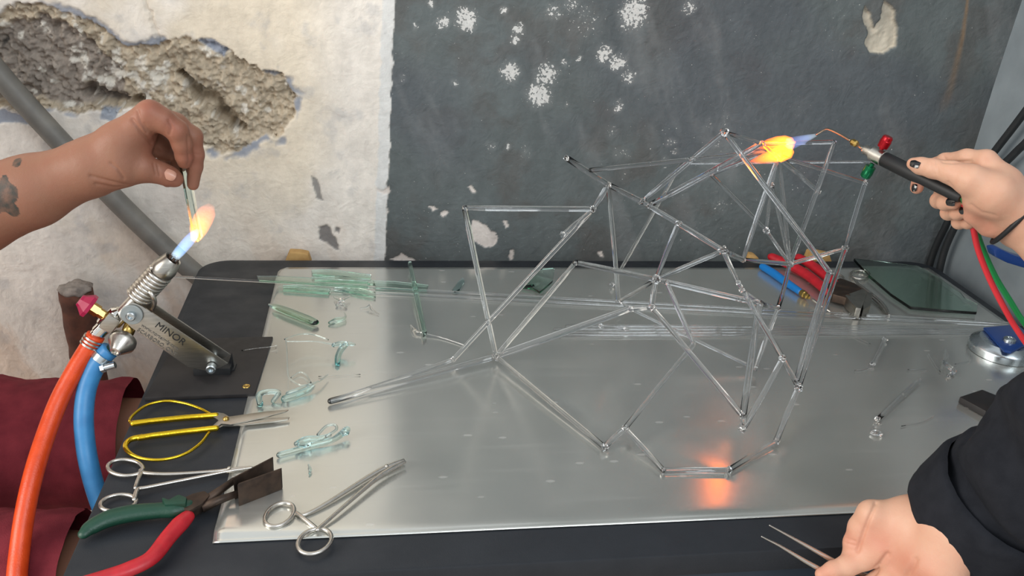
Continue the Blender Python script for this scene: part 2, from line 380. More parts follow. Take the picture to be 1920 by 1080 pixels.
    for x, y, r, k in ((807,7,9,.8),(873,37,24,1),(833,40,13,.9),(777,53,8,.6),(945,18,9,.8),(970,55,14,.8),(965,75,12,.8),(957,133,22,1),(1027,140,26,.8),(1010,178,30,1),(1040,23,18,.55),(1070,8,20,.5),(1187,27,34,.95),(1133,102,22,.8),(1160,118,20,.8),(1178,145,18,.6),(1160,200,14,.7),(1090,107,6,.9),(1060,120,8,.6),(1060,195,6,.6),(853,153,8,.6),(950,277,7,.7),(1145,250,16,.35),(1165,290,18,.35),(1170,330,14,.3),(1258,265,12,.5),(1265,285,8,.5),(1290,10,20,.6),(1330,230,14,.3),(1340,270,14,.3),(1250,300,10,.4),(757,150,8,.4),(1360,225,16,.25),(1500,200,26,.2),(1510,320,24,.2),(1350,385,20,.25),(920,270,12,.4),(1100,40,40,.3),(985,290,16,.3)):
        cx, cz = wall_px([(x, y)])[0]; rr = r/1180.0
        dens = np.maximum(dens, min(1.05, k*1.18)*ss(1.35, 0.2, np.hypot(X+wx*0.7-cx, Z+wz*0.7-cz)/rr))
    dens = np.maximum(dens, 0.07*ss(0.45, 0.75, fbm(X, Z, 9, 181, 4)))*dark
    # rust run
    rl, rt = seg_d(X+wx*0.15, Z, wall_px([(1816,-20),(1810,30),(1802,75),(1793,120),(1781,165),(1768,200)]))
    rust = ss(1.0, 0.0, rl/(0.003+0.012*rt))*(0.85-0.75*rt)*(0.15+1.1*fbm(X*4, Z*0.35, 40, 191, 3))
    col = col+(c3((168, 124, 72))-col)*np.clip(rust, 0, 0.85)[..., None]
    me = bpy.data.meshes.new('wall_back')
    V = np.stack([X, WY+disp, Z+T0], -1).reshape(-1, 3).astype(np.float32)
    I = np.arange(nx*nz).reshape(nx, nz); Q = np.stack([I[:-1, :-1], I[1:, :-1], I[1:, 1:], I[:-1, 1:]], -1).reshape(-1, 4)
    me.vertices.add(len(V)); me.vertices.foreach_set('co', V.ravel()); me.loops.add(Q.size); me.loops.foreach_set('vertex_index', Q.ravel().astype(np.int32))
    me.polygons.add(len(Q)); me.polygons.foreach_set('loop_start', np.arange(0, Q.size, 4, dtype=np.int32)); me.polygons.foreach_set('use_smooth', np.ones(len(Q), bool)); me.update(); me.validate()
    def attr(nm, a):
        at_ = me.attributes.new(nm, 'FLOAT_COLOR', 'POINT'); z = np.ones((nx*nz, 4), np.float32); z[:, :3] = a.reshape(-1, 3); at_.data.foreach_set('color', z.ravel())
    attr('paint', np.clip(col, 0, 1)); attr('flake', np.stack([dens, dmg, dark], -1))
    m, nt, b = newmat('old_painted_plaster'); L = nt.links
    a1 = N(nt, 'ShaderNodeAttribute'); a1.attribute_name = 'paint'; a2 = N(nt, 'ShaderNodeAttribute'); a2.attribute_name = 'flake'
    sp = N(nt, 'ShaderNodeSeparateColor'); L.new(a2.outputs['Color'], sp.inputs[0])
    tc = N(nt, 'ShaderNodeTexCoord')
    nz_ = N(nt, 'ShaderNodeTexNoise'); nz_.inputs['Scale'].default_value = 215; nz_.inputs['Detail'].default_value = 3; nz_.inputs['Roughness'].default_value = 0.6; L.new(tc.outputs['Object'], nz_.inputs['Vector'])
    th = N(nt, 'ShaderNodeMath', operation='MULTIPLY_ADD'); th.inputs[1].default_value = 0.31; L.new(sp.outputs[0], th.inputs[0]); L.new(nz_.outputs['Fac'], th.inputs[2])
    rp = N(nt, 'ShaderNodeMapRange'); rp.inputs[1].default_value = 0.712; rp.inputs[2].default_value = 0.745; L.new(th.outputs[0], rp.inputs[0])
    ml = N(nt, 'ShaderNodeMath', operation='MULTIPLY'); L.new(rp.outputs[0], ml.inputs[0]); L.new(sp.outputs[2], ml.inputs[1])
    hz = N(nt, 'ShaderNodeMath', operation='MULTIPLY'); hz.inputs[1].default_value = 0.16; L.new(sp.outputs[0], hz.inputs[0])
    mx0 = N(nt, 'ShaderNodeMath', operation='MAXIMUM'); L.new(hz.outputs[0], mx0.inputs[0]); L.new(ml.outputs[0], mx0.inputs[1])
    mx = N(nt, 'ShaderNodeMix', data_type='RGBA'); mx.inputs[7].default_value = lin(206, 204, 200); L.new(a1.outputs['Color'], mx.inputs[6]); L.new(mx0.outputs[0], mx.inputs[0])
    # fine streaky scuffs and dust in the colour
    mp = N(nt, 'ShaderNodeMapping'); mp.inputs['Scale'].default_value = (38, 38, 24); L.new(tc.outputs['Object'], mp.inputs['Vector'])
    n5 = N(nt, 'ShaderNodeTexNoise'); n5.inputs['Scale'].default_value = 1; n5.inputs['Detail'].default_value = 6; n5.inputs['Roughness'].default_value = 0.65; L.new(mp.outputs[0], n5.inputs['Vector'])
    r5 = N(nt, 'ShaderNodeMapRange'); r5.inputs[1].default_value = 0.25; r5.inputs[2].default_value = 0.8; r5.inputs[3].default_value = 0.84; r5.inputs[4].default_value = 1.16; L.new(n5.outputs['Fac'], r5.inputs[0])
    mm = N(nt, 'ShaderNodeVectorMath', operation='SCALE'); L.new(mx.outputs[2], mm.inputs[0]); L.new(r5.outputs[0], mm.inputs['Scale']); L.new(mm.outputs[0], b.inputs['Base Color'])
    rr = N(nt, 'ShaderNodeMapRange'); rr.inputs[3].default_value = 0.85; rr.inputs[4].default_value = 0.6; L.new(sp.outputs[2], rr.inputs[0]); L.new(rr.outputs[0], b.inputs['Roughness'])
    b.inputs['Specular IOR Level'].default_value = 0.3
    n6 = N(nt, 'ShaderNodeTexNoise'); n6.inputs['Scale'].default_value = 90; n6.inputs['Detail'].default_value = 6; L.new(tc.outputs['Object'], n6.inputs['Vector'])
    wv = N(nt, 'ShaderNodeTexNoise'); wv.inputs['Scale'].default_value = 28; wv.inputs['Detail'].default_value = 4; wv.inputs['Distortion'].default_value = 2.2; L.new(tc.outputs['Object'], wv.inputs['Vector'])
    sm = N(nt, 'ShaderNodeMath', operation='ADD'); L.new(n6.outputs['Fac'], sm.inputs[0]); L.new(wv.outputs['Fac'], sm.inputs[1])
    s2 = N(nt, 'ShaderNodeMath', operation='SUBTRACT'); L.new(sm.outputs[0], s2.inputs[0]); L.new(mx0.outputs[0], s2.inputs[1])
    bp = N(nt, 'ShaderNodeBump'); bp.inputs['Strength'].default_value = 0.5; bp.inputs['Distance'].default_value = 0.003; L.new(s2.outputs[0], bp.inputs['Height']); L.new(bp.outputs[0], b.inputs['Normal'])
    me.materials.append(m); o = bpy.data.objects.new('wall_back', me); C.objects.link(o)
    return tag(o, 'old wall, peeling white plaster with a broken patch beside dark grey paint', None, None, 'structure')
build_wall()

# right-hand wall pier: leans a hair like the corner in view
def build_right():
    n = 40; V, Fc = [], []
    for i in range(n+1):
        y = 1.42-0.82*i/n
        for j in range(n+1):
            z = -0.75+2.5*j/n
            V.append((1.069+0.036*z+0.004*mnoise.noise(Vector((y*4, z*4, 2))), y, z+T0))
    for i in range(n):
        for j in range(n): Fc.append((i*(n+1)+j, (i+1)*(n+1)+j, (i+1)*(n+1)+j+1, i*(n+1)+j+1))
    k = len(V); V += [(1.9, 0.60, 0.0), (1.9, 0.60, T0+1.75)]
    e = n*(n+1); Fc.append((e, k, k+1, e+n))
    m = mat('blue_grey_wall_paint', (150, 159, 164), 0.65, col2=(122, 130, 135), nscale=6, bump=0.4, bscale=40, spec=0.3)
    o = obj('wall_right', (V, Fc), m, sharp=40); tag(o, 'blue-grey painted side wall at the corner', None, None, 'structure')
build_right()
o = obj('floor', prism([(-2.6, -1.6, -0.05), (2.4, -1.6, -0.05), (2.4, 1.45, -0.05), (-2.6, 1.45, -0.05)], (0, 0, 0.05)), M['floor'], smooth=False)
tag(o, 'pale worn concrete floor', None, None, 'structure')

# ------------------------------------------------------------------ table
TX0, TX1, TY0, TY1 = -0.2745, 1.0085, 0.629, 1.359
def rrect(x0, x1, y0, y1, r, z, n=8):
    P = []; q = 0.012
    for cx, cy, a0, r in ((x1-r, y1-r, 0, r), (x0+r, y1-r, 90, r), (x0+q, y0+q, 180, q), (x1-q, y0+q, 270, q)):
        for i in range(n+1):
            a = math.radians(a0+90*i/n); P.append(Vector((cx+r*math.cos(a), cy+r*math.sin(a), z)))
    return P
tb = thing('work_table', 'black topped work table with rounded corners standing against the wall', 'table', (0.37, 1.0, 0))
M['tabletop'] = mat('black_table_laminate', (40, 43, 48), 0.42, col2=(35, 38, 43), nscale=25, rough2=0.55, bump=0.12, bscale=700, spec=0.35)
M['tableedge'] = mat('dark_blue_table_edge', (44, 54, 66), 0.4)
obj('tabletop', prism(rrect(TX0, TX1, TY0, TY1, 0.045, T0-0.026), (0, 0, 0.026), 0.002), M['tabletop'], tb, sharp=40)
obj('table_apron', merge(box((0.37, TY0+0.03, T0-0.061), 1.16, 0.025, 0.068), box((0.37, TY1-0.03, T0-0.061), 1.16, 0.025, 0.068), box((TX0+0.05, 1.0, T0-0.061), 0.025, 0.62, 0.068), box((TX1-0.05, 1.0, T0-0.061), 0.025, 0.62, 0.068)), M['tableedge'], tb, smooth=False)
for x in (TX0+0.07, TX1-0.07):
    for y in (TY0+0.06, TY1-0.06): obj('table_leg', box((x, y, (T0-0.03)/2), 0.045, 0.045, T0-0.03, 0.003), M['tableedge'], tb, sharp=40)

# ------------------------------------------------------------------ metal sheet
def build_sheet():
    x0, x1, y0, y1 = -0.1515, 0.990, 0.6765, 1.3245; nx, ny = 120, 90; V, Fc = [], []
    for i in range(nx+1):
        for j in range(ny+1):
            x = x0+(x1-x0)*i/nx; t = j/ny; y = y0+(y1-y0)*(t**1.25)
            z = 0.0016+0.0005*(1+mnoise.noise(Vector((x*6, y*6, 0.3))))
            q = y-y0; wv = 1+0.55*mnoise.noise(Vector((x*7, 3.1, 0)))+0.9*max(0, 1-(x-x0)/0.22)
            up = min(1, max(0, 1-(q-0.016)/0.11)); fall = min(1, q/(0.005+0.005*wv)); z += 0.0020*wv*up*up*(fall*fall*(3-2*fall))
            # clipped rear corners
            cx = 0.012
            if y > y1-cx and x < x0+cx*((y-(y1-cx))/cx): x = x0+cx*((y-(y1-cx))/cx)
            V.append((x, y, T0+z))
    for i in range(nx):
        for j in range(ny): a = i*(ny+1)+j; Fc.append((a, a+ny+1, a+ny+2, a+1))
    m, nt, b = newmat('galvanised_sheet'); L = nt.links
    tc = N(nt, 'ShaderNodeTexCoord')
    n1 = N(nt, 'ShaderNodeTexNoise'); n1.inputs['Scale'].default_value = 7; n1.inputs['Detail'].default_value = 2; L.new(tc.outputs['Object'], n1.inputs['Vector'])
    mp = N(nt, 'ShaderNodeMapping'); mp.inputs['Scale'].default_value = (6, 260, 1); L.new(tc.outputs['Object'], mp.inputs['Vector'])
    n2 = N(nt, 'ShaderNodeTexNoise'); n2.inputs['Scale'].default_value = 1; n2.inputs['Detail'].default_value = 5; L.new(mp.outputs[0], n2.inputs['Vector'])
    mx = N(nt, 'ShaderNodeMix', data_type='RGBA'); mx.inputs[6].default_value = lin(196, 197, 192); mx.inputs[7].default_value = lin(222, 222, 216); L.new(n1.outputs['Fac'], mx.inputs[0])
    vm = N(nt, 'ShaderNodeMapping'); vm.inputs['Scale'].default_value = (26, 60, 1); L.new(tc.outputs['Object'], vm.inputs['Vector'])
    vo = N(nt, 'ShaderNodeTexVoronoi'); vo.inputs['Scale'].default_value = 1.0; L.new(vm.outputs[0], vo.inputs['Vector'])
    vr = N(nt, 'ShaderNodeMapRange'); vr.inputs[1].default_value = 0.17; vr.inputs[2].default_value = 0.10; L.new(vo.outputs['Distance'], vr.inputs[0])
    vs = N(nt, 'ShaderNodeSeparateColor'); L.new(vo.outputs['Color'], vs.inputs[0])
    vt = N(nt, 'ShaderNodeMath', operation='GREATER_THAN'); vt.inputs[1].default_value = 0.80; L.new(vs.outputs[0], vt.inputs[0])
    vx = N(nt, 'ShaderNodeMath', operation='MULTIPLY'); L.new(vr.outputs[0], vx.inputs[0]); L.new(vt.outputs[0], vx.inputs[1])
    sm_ = N(nt, 'ShaderNodeMapping'); sm_.inputs['Scale'].default_value = (5, 90, 1); sm_.inputs['Rotation'].default_value = (0, 0, 0.12); L.new(tc.outputs['Object'], sm_.inputs['Vector'])
    sn = N(nt, 'ShaderNodeTexNoise'); sn.inputs['Scale'].default_value = 1; sn.inputs['Detail'].default_value = 2; L.new(sm_.outputs[0], sn.inputs['Vector'])
    sr_ = N(nt, 'ShaderNodeMapRange'); sr_.inputs[1].default_value = 0.55; sr_.inputs[2].default_value = 0.75; sr_.inputs[4].default_value = 0.28; L.new(sn.outputs['Fac'], sr_.inputs[0])
    sx = N(nt, 'ShaderNodeMath', operation='MAXIMUM'); L.new(vx.outputs[0], sx.inputs[0]); L.new(sr_.outputs[0], sx.inputs[1])
    dirt = N(nt, 'ShaderNodeMath', operation='MULTIPLY'); dirt.inputs[1].default_value = 0.55; L.new(sx.outputs[0], dirt.inputs[0])
    mt_ = N(nt, 'ShaderNodeMapRange'); mt_.inputs[3].default_value = 0.78; mt_.inputs[4].default_value = 0.45; L.new(dirt.outputs[0], mt_.inputs[0]); L.new(mt_.outputs[0], b.inputs['Metallic'])
    L.new(mx.outputs[2], b.inputs['Base Color'])
    rr = N(nt, 'ShaderNodeMapRange'); rr.inputs[1].default_value = 0.3; rr.inputs[2].default_value = 0.7; rr.inputs[3].default_value = 0.17; rr.inputs[4].default_value = 0.27; L.new(n1.outputs['Fac'], rr.inputs[0]); L.new(rr.outputs[0], b.inputs['Roughness'])
    
    o = obj('metal_sheet', (V, Fc), m)
    md = o.modifiers.new('thickness', 'SOLIDIFY'); md.thickness = 0.001; md.offset = -1
    tag(o, 'large bare galvanised metal sheet covering most of the black tabletop', 'metal sheet')
build_sheet()
ZS = 0.0028                     # top of the sheet above the worktop

# ------------------------------------------------------------------ things on the walls
o = obj('wall_pipe', tube(catmull([atY(-260, -150, 1.385), atY(-60, 70, 1.385), atY(30, 175, 1.385), atY(150, 305, 1.384), atY(250, 408, 1.384), atY(345, 495, 1.384), atY(450, 580, 1.384), atY(560, 660, 1.384)], 6), 0.0165, 20), M['greyplastic'])
tag(o, 'grey plastic conduit running diagonally down the white plaster behind the table', 'pipe')
st = thing('rusty_post', 'short rusty broken steel post against the plaster left of the table', 'post', atY(180, 1000, 1.375))
def rusty():
    p0, p1 = atY(142, 545, 1.372), atY(205, 900, 1.372); n = 26
    V, Fc = tube([p0.lerp(p1, i/n) for i in range(n+1)], [0.026]*(n+1), 18)
    V = [v+Vector((mnoise.noise(v*60), mnoise.noise(v*60+Vector((5, 0, 0))), 0))*0.003 for v in V]
    obj('post_shaft', (V, Fc), M['rust'], st)
    c = p0+Vector((0, 0, 0.004)); obj('mortar_cap', blob(c, 0.025, 3, 0.35, 2.2, 3, (1.0, 1.0, 0.42)), M['mortar'], st)
rusty()
for i, (pts, lab) in enumerate((([(-0.004, 1955, 165), (0, 1905, 232), (0, 1855, 297), (0, 1805, 366), (0, 1770, 430), (0, 1748, 480), (0, 1735, 540), (0, 1728, 640)], 'black cable hanging in the corner, the one farther from the camera'), ([(0, 1955, 230), (0, 1905, 285), (0, 1860, 330), (0, 1815, 385), (0, 1788, 430), (0, 1768, 480), (0, 1757, 540), (0, 1750, 640)], 'black cable hanging in the corner, the one nearer the torch hand'))):
    path = [atX(x, y, 1.046) for _, x, y in pts]; path = [path[0]+Vector((.04, -.25-.02*i, .62)), path[0]+Vector((.02, -.12-.01*i, .28))]+path
    o = obj('hanging_cable', tube(catmull(path, 6), 0.0065, 12), M['blackcable']); tag(o, lab, 'cable', 'cables in the corner')
for x0, x1, yt, lab, sd in ((533, 584, 474, 'tan wood chip behind the table by the white plaster', 1), (1398, 1428, 479, 'small tan wood chip behind the table left of the red pliers', 2), (1512, 1562, 474, 'tan wood chip behind the table above the red pliers', 3)):
    a, b, c, d = atY(x0, 496, 1.372), atY(x1, 496, 1.372), atY(x1-6, yt+4, 1.372), atY(x0+9, yt, 1.372); e = atY((x0+x1)/2+4, yt+1, 1.372)
    o = obj('wood_chip', prism([a, b, c, e, d], (0, 0.02, 0), 0.002), M['tan'], sharp=40); tag(o, lab, 'wood chip', 'tan chips behind the table')

# ------------------------------------------------------------------ black base plate of the bench burner
pl = thing('base_plate', 'thin black steel plate under the bench burner with a brass screw', 'plate', at(400, 690, 0.0))
PZ = 0.005
obj('plate_body', prism([at(334, 641, 0.0005), at(512, 637, 0.0005), at(478, 745, 0.0005), at(271, 752, 0.0005)], (0, 0, PZ), 0.0008), M['blackplate'], pl, sharp=40)
c = at(462, 725, PZ); obj('brass_screw', lathe(c, c+Vector((0, 0, 1)), [(0, 0.005), (0.0012, 0.0048), (0.0018, 0.003), (0.0014, 0.0028), (0.0014, 0.0)], 16), M['brass'], pl)

# ------------------------------------------------------------------ bench burner
YB = 0.992
B = lambda x, y, d=0.0: atY(x, y, YB+d)
bb = thing('bench_burner', 'stainless bench burner with a coil wrapped barrel, lit, at the left table edge', 'burner', at(397, 690, PZ))
plate = [(427, 682), (267, 575), (249, 567), (236, 575), (231, 590), (236, 605), (247, 615), (352, 688), (385, 695), (404, 693)]
for d in (-0.016, 0.006):
    o = obj('bracket_arm', prism([B(x, y, -0.016)+Vector((0, d+0.016, 0)) for x, y in plate], (0, 0.0022, 0), 0.0004), M['brushed'], bb, sharp=40)
    near_arm = o if d < 0 else near_arm
# print on the near arm
def text(body, size, p, xdir, nrm, mat_, parent, name, ext=0.0002):
    cu = bpy.data.curves.new(name, 'FONT'); cu.body = body; cu.size = size; cu.extrude = ext
    t = bpy.data.objects.new('tmp_text', cu); C.objects.link(t)
    me = bpy.data.meshes.new_from_object(t.evaluated_get(bpy.context.evaluated_depsgraph_get())); bpy.data.objects.remove(t)
    x = Vector(xdir).normalized(); z = Vector(nrm).normalized(); y = z.cross(x).normalized(); x = y.cross(z)
    Mx = Matrix((x, y, z)).transposed()
    v = [Vector(p)+Mx @ q.co for q in me.vertices]; f = [tuple(q.vertices) for q in me.polygons]
    return obj(name, (v, f), mat_, parent, smooth=False)
xd = B(420, 678)-B(267, 575); FN = Vector((0, -1, 0)); dn = Vector((-xd.z, 0, xd.x)).normalized()*-1
if dn.z > 0: dn = -dn
base = B(289, 612, -0.0164)
text('MINOR', 0.0125, base, xd, FN, M['ink'], near_arm, 'lettering')
text('www.nortelmfg.com', 0.0062, base+dn*0.0095-xd.normalized()*0.012, xd, FN, M['pale_print'], near_arm, 'lettering')
text('SCARBORO, ONT.', 0.0068, base+dn*0.0175-xd.normalized()*0.012, xd, FN, M['pale_print'], near_arm, 'lettering')
obj('hinge_washer', lathe(B(247, 590, -0.018)+Vector((0, 0.0011, 0)), B(247, 590, -0.018)+Vector((0, -1, 0)), [(0, 0.0125), (0.002, 0.0125), (0.0024, 0.012), (0.0024, 0.0)], 28), M['washer'], bb, sharp=30)
obj('hinge_bolt', lathe(B(247, 590, -0.018)+Vector((0, 0.0376, 0)), B(247, 590, -0.018)+Vector((0, -1, 0)), [(0, 0.003), (0.039, 0.003), (0.039, 0.0055), (0.0435, 0.0055), (0.0445, 0.0045), (0.0445, 0.003), (0.042, 0.003), (0.042, 0)], 16), M['zinc'], bb, sharp=30)
obj('base_bolt', lathe(B(397, 688, -0.018)+Vector((0, 0.0376, 0)), B(397, 688, -0.018)+Vector((0, -1, 0)), [(0, 0.003), (0.037, 0.003), (0.037, 0.006), (0.045, 0.006), (0.046, 0.005), (0.046, 0.003), (0.043, 0.003), (0.043, 0)], 16), M['zinc'], bb, sharp=30)
obj('swivel_foot', merge(box(B(400, 690, 0.0)+Vector((0, 0, -0.001)), 0.045, 0.022, 0.013, 0.002), prism([at(362, 688, PZ), at(398, 700, PZ), at(440, 696, PZ), at(444, 684, PZ), at(430, 668, PZ), at(390, 672, PZ)], (0, 0, 0.0025), 0.0008), prism([B(425, 690, 0.004), B(438, 690, 0.004), B(434, 664, 0.004)], (0, 0.004, 0))), M['blackrub'], bb, sharp=40)
ax0, ax1 = B(214, 606), B(325, 485); axd = (ax1-ax0).normalized(); AL = (ax1-ax0).length
pt = lambda t: ax0+axd*(AL*t)
obj('barrel', lathe(ax0, ax1, [(0, 0.004), (0.001, 0.0085), (AL*0.55, 0.0085), (AL*0.55, 0.0105), (AL*0.80, 0.0105)], 24), M['steel'], bb, sharp=40)
# coil wound round the barrel
hl, turns = [], 8.5; u = axd.orthogonal().normalized(); s_ = axd.cross(u)
for i in range(int(turns*22)+1):
    a = 2*math.pi*i/22; t = 0.40+0.40*i/(turns*22); hl.append(pt(t)+(u*math.cos(a)+s_*math.sin(a))*0.0128)
end = hl[0]; tail = [end, end+Vector((0.006, -0.004, -0.004)), B(283, 560, -0.012), B(289, 570, -0.004), B(286, 584, 0.004)]
coil = obj('coil', tube(hl, 0.0027, 8), M['steel'], bb)
obj('coil_tail', tube(catmull([B(273, 549, -0.006), B(281, 548, -0.012), B(287, 556, -0.014), B(290, 568, -0.010), B(285, 580, -0.004)], 6), 0.0027, 8), M['steel'], coil)
nz0 = pt(0.79)
nzl = obj('nozzle', lathe(nz0, ax1, [(0, 0.0135), (AL*0.03, 0.0145), (AL*0.08, 0.0145), (AL*0.20, 0.0108), (AL*0.21, 0.0100), (AL*0.20, 0.0086), (AL*0.17, 0.0082), (AL*0.17, 0)], 28), M['brushed'], bb, sharp=30)
jets = []
for k in range(7):
    a = 2*math.pi*k/6; c = pt(0.955)+((u*math.cos(a)+s_*math.sin(a))*0.0047 if k < 6 else Vector((0, 0, 0))); jets.append(tube([c, c+axd*0.0085], 0.0018, 8))
obj('burner_jets', merge(*jets), M['darksteel'], nzl)
# fuel valve and magenta knob
vb0, vb1 = B(226, 582), B(178, 630)
fv = obj('fuel_valve', lathe(vb0, vb1, [(0, 0.006), (0.004, 0.010), (0.028, 0.0115), (0.030, 0.009), (0.040, 0.009), (0.041, 0.0075), (0.054, 0.0075)], 20), M['chrome'], bb, sharp=30)
obj('valve_flat', box(B(206, 606, -0.010), 0.016, 0.006, 0.022, 0.002, Matrix.Rotation(math.radians(38), 3, 'Y')), M['brushed'], fv, sharp=40)
k0, k1 = B(196, 592), B(160, 569); kd = (k1-k0).normalized()
obj('valve_stem', lathe(k0, k1, [(0, 0.006), (0.008, 0.006), (0.008, 0.0075), (0.020, 0.0075)], 6), M['brass'], fv, smooth=False)
obj('fuel_knob', lathe(k0+kd*0.017, k1, [(0, 0.006), (0.001, 0.0145), (0.005, 0.0150), (0.013, 0.0085), (0.016, 0.007), (0.016, 0)], 8), M['magenta'], fv, smooth=False)
# oxygen valve and steel cone knob
oe = obj('oxygen_elbow', tube([B(248, 603), B(240, 622, -0.004), B(228, 640, -0.008), B(205, 660, -0.006)], 0.0075, 16), M['brass'], bb)
c0, c1 = B(236, 632, -0.004), B(216, 660, -0.028)
obj('oxygen_knob', lathe(c0, c1, [(0, 0.006), (0.004, 0.0155), (0.008, 0.0165), (0.012, 0.0160), (0.026, 0.0062), (0.0265, 0.0042), (0.024, 0.004), (0.024, 0)], 30), M['steel'], oe, sharp=30)
# flame of the burner
def emis_flame(name, rings, stops, parent, strength, noise=0.0):
    """a real glowing gas volume: round rings (centre, radius), colour and density by distance along its axis"""
    V, Fc = tube([c for c, r in rings], [r for c, r in rings], 18)
    p0, p1 = Vector(rings[0][0]), Vector(rings[-1][0]); d = p1-p0
    m = bpy.data.materials.new(name+'_gas'); m.use_nodes = True; nt = m.node_tree; nt.nodes.clear(); L = nt.links
    out = N(nt, 'ShaderNodeOutputMaterial'); g = N(nt, 'ShaderNodeNewGeometry')
    sb = N(nt, 'ShaderNodeVectorMath', operation='SUBTRACT'); sb.inputs[1].default_value = p0; L.new(g.outputs['Position'], sb.inputs[0])
    dt = N(nt, 'ShaderNodeVectorMath', operation='DOT_PRODUCT'); dt.inputs[1].default_value = d/d.length_squared; L.new(sb.outputs[0], dt.inputs[0])
    nz = N(nt, 'ShaderNodeTexNoise'); nz.inputs['Scale'].default_value = 70; nz.inputs['Detail'].default_value = 2; L.new(g.outputs['Position'], nz.inputs['Vector'])
    ma = N(nt, 'ShaderNodeMath', operation='MULTIPLY_ADD'); ma.inputs[1].default_value = noise; L.new(nz.outputs['Fac'], ma.inputs[0]); 
    s0 = N(nt, 'ShaderNodeMath', operation='SUBTRACT'); s0.inputs[1].default_value = noise*0.5; L.new(dt.outputs['Value'], s0.inputs[0]); L.new(s0.outputs[0], ma.inputs[2])
    cr = N(nt, 'ShaderNodeValToRGB'); L.new(ma.outputs[0], cr.inputs[0]); el = cr.color_ramp.elements
    for i, (p, c) in enumerate(stops):
        e = el[i] if i < 2 else el.new(p); e.position = p
    for i, (p, c) in enumerate(stops): el[i].color = (*c, 1)
    em = N(nt, 'ShaderNodeEmission'); em.inputs[1].default_value = strength; L.new(cr.outputs[0], em.inputs[0]); L.new(em.outputs[0], out.inputs['Volume'])
    m.volume_intersection_method = 'FAST' if hasattr(m, 'volume_intersection_method') else None
    return obj(name, (V, Fc), m, parent)
f0, f1 = pt(1.0), B(364, 440)
emis_flame('blue_flame', [(f0, 0.0052), (f0.lerp(f1, 0.3), 0.0064), (f0.lerp(f1, 0.7), 0.0066), (f1, 0.0055), (B(372, 430), 0.002)],
           [(0.0, (0.75, 0.95, 1.0)), (0.30, (0.30, 0.55, 1.0)), (0.75, (0.20, 0.36, 1.0)), (1.0, (0.25, 0.2, 0.6))], bb, 95)
emis_flame('orange_flame', [(B(362, 452, 0.002), 0.003), (B(367, 446, 0.002), 0.0065), (B(372, 430, 0.002), 0.0105), (B(381, 410, 0.002), 0.0115), (B(389, 397, 0.002), 0.010), (B(396, 384, 0.002), 0.004)],
           [(0.0, (1.0, 0.45, 0.02)), (0.35, (1.0, 0.32, 0.03)), (0.7, (0.75, 0.16, 0.04)), (1.0, (0.15, 0.03, 0.01))], bb, 95, 0.3)

# hoses of the burner
ho = thing('orange_hose', 'thick orange gas hose running down from the bench burner', 'hose', atY(60, 1000, 0.85))
op = [(180, 629, .992), (166, 652, .988), (143, 690, .975), (112, 748, .955), (86, 815, .925), (64, 885, .89), (48, 955, .86), (37, 1030, .83), (31, 1100, .80), (32, 1200, .77), (45, 1400, .74)]
opts = [atY(*q) for q in op]; opts += [Vector((opts[-1].x-.01, opts[-1].y-.02, .16)), Vector((opts[-1].x-.05, opts[-1].y-.06, .03)), Vector((opts[-1].x-.16, opts[-1].y-.16, .0115)), Vector((opts[-1].x-.5, opts[-1].y-.3, .0115))]
obj('hose_tube', tube(catmull(opts, 6), 0.0108, 18), M['orange'], ho)
obj('hose_clip', merge(*[tube([atY(*op[0]).lerp(atY(*op[1]), t+0.0), atY(*op[0]).lerp(atY(*op[1]), t+0.12)], 0.0125, 18) for t in (0.2, 0.45, 0.7)]), M['steel'], ho, sharp=40)
hb = thing('blue_hose', 'thick light blue oxygen hose running down beside the table edge', 'hose', atY(165, 1000, 0.9))
bp_ = [(207, 655, .985), (194, 668, .983), (178, 690, .978), (163, 728, .968), (157, 778, .95), (160, 830, .935), (169, 880, .92), (184, 932, .91), (206, 990, .90), (232, 1060, .90), (250, 1180, .90), (240, 1400, .90)]
bpts = [atY(*q) for q in bp_]; bpts += [Vector((bpts[-1].x-.01, bpts[-1].y-.03, .16)), Vector((bpts[-1].x-.04, bpts[-1].y-.08, .03)), Vector((bpts[-1].x-.14, bpts[-1].y-.16, .012)), Vector((bpts[-1].x-.5, bpts[-1].y-.28, .012))]
obj('hose_tube', tube(catmull(bpts, 6), 0.0112, 18), M['blue'], hb)
ca, cb = atY(199, 662, .984), atY(184, 680, .98)
obj('worm_clamp', merge(tube([ca.lerp(cb, .2), ca.lerp(cb, .75)], 0.0128, 20), tube([atY(194, 690, .968), atY(216, 684, .968)], 0.0042, 10), tube([atY(190, 691, .968), atY(197, 689, .968)], 0.0055, 6)), M['zinc'], hb, sharp=40)

# ------------------------------------------------------------------ hand tools on the left
ZT = 0.001
sc = thing('gold_scissors', 'gold handled scissors with thin steel blades lying on the table corner', 'scissors', at(330, 800, 0))
z = 0.007
obj('handle_bow', merge(tube(ppath([(405, 779), (350, 783), (280, 790), (250, 794)], z), 0.0036, 10, cap='round'), tube(catmull(ppath([(252, 795), (243, 790), (250, 778), (275, 760), (310, 752), (345, 756), (375, 766), (396, 777)], z), 5), 0.0017, 10)), M['gold'], sc)
obj('handle_bow', merge(tube(ppath([(405, 803), (350, 809), (285, 817), (262, 821)], z), 0.0036, 10, cap='round'), tube(catmull(ppath([(268, 819), (245, 824), (235, 836), (244, 850), (268, 860), (305, 862), (345, 852), (375, 832), (392, 811)], z), 5), [0.0036, 0.0028, 0.0018, 0.0018, 0.0017], 10)), M['gold'], sc)
obj('blade', prism(ppath([(400, 783), (408, 775), (420, 777), (430, 783), (500, 773), (541, 770), (535, 774), (505, 782), (432, 798), (415, 796), (403, 806), (399, 800), (410, 790)], z), (0, 0, 0.0016), 0.0004), M['brushed'], sc, sharp=40)
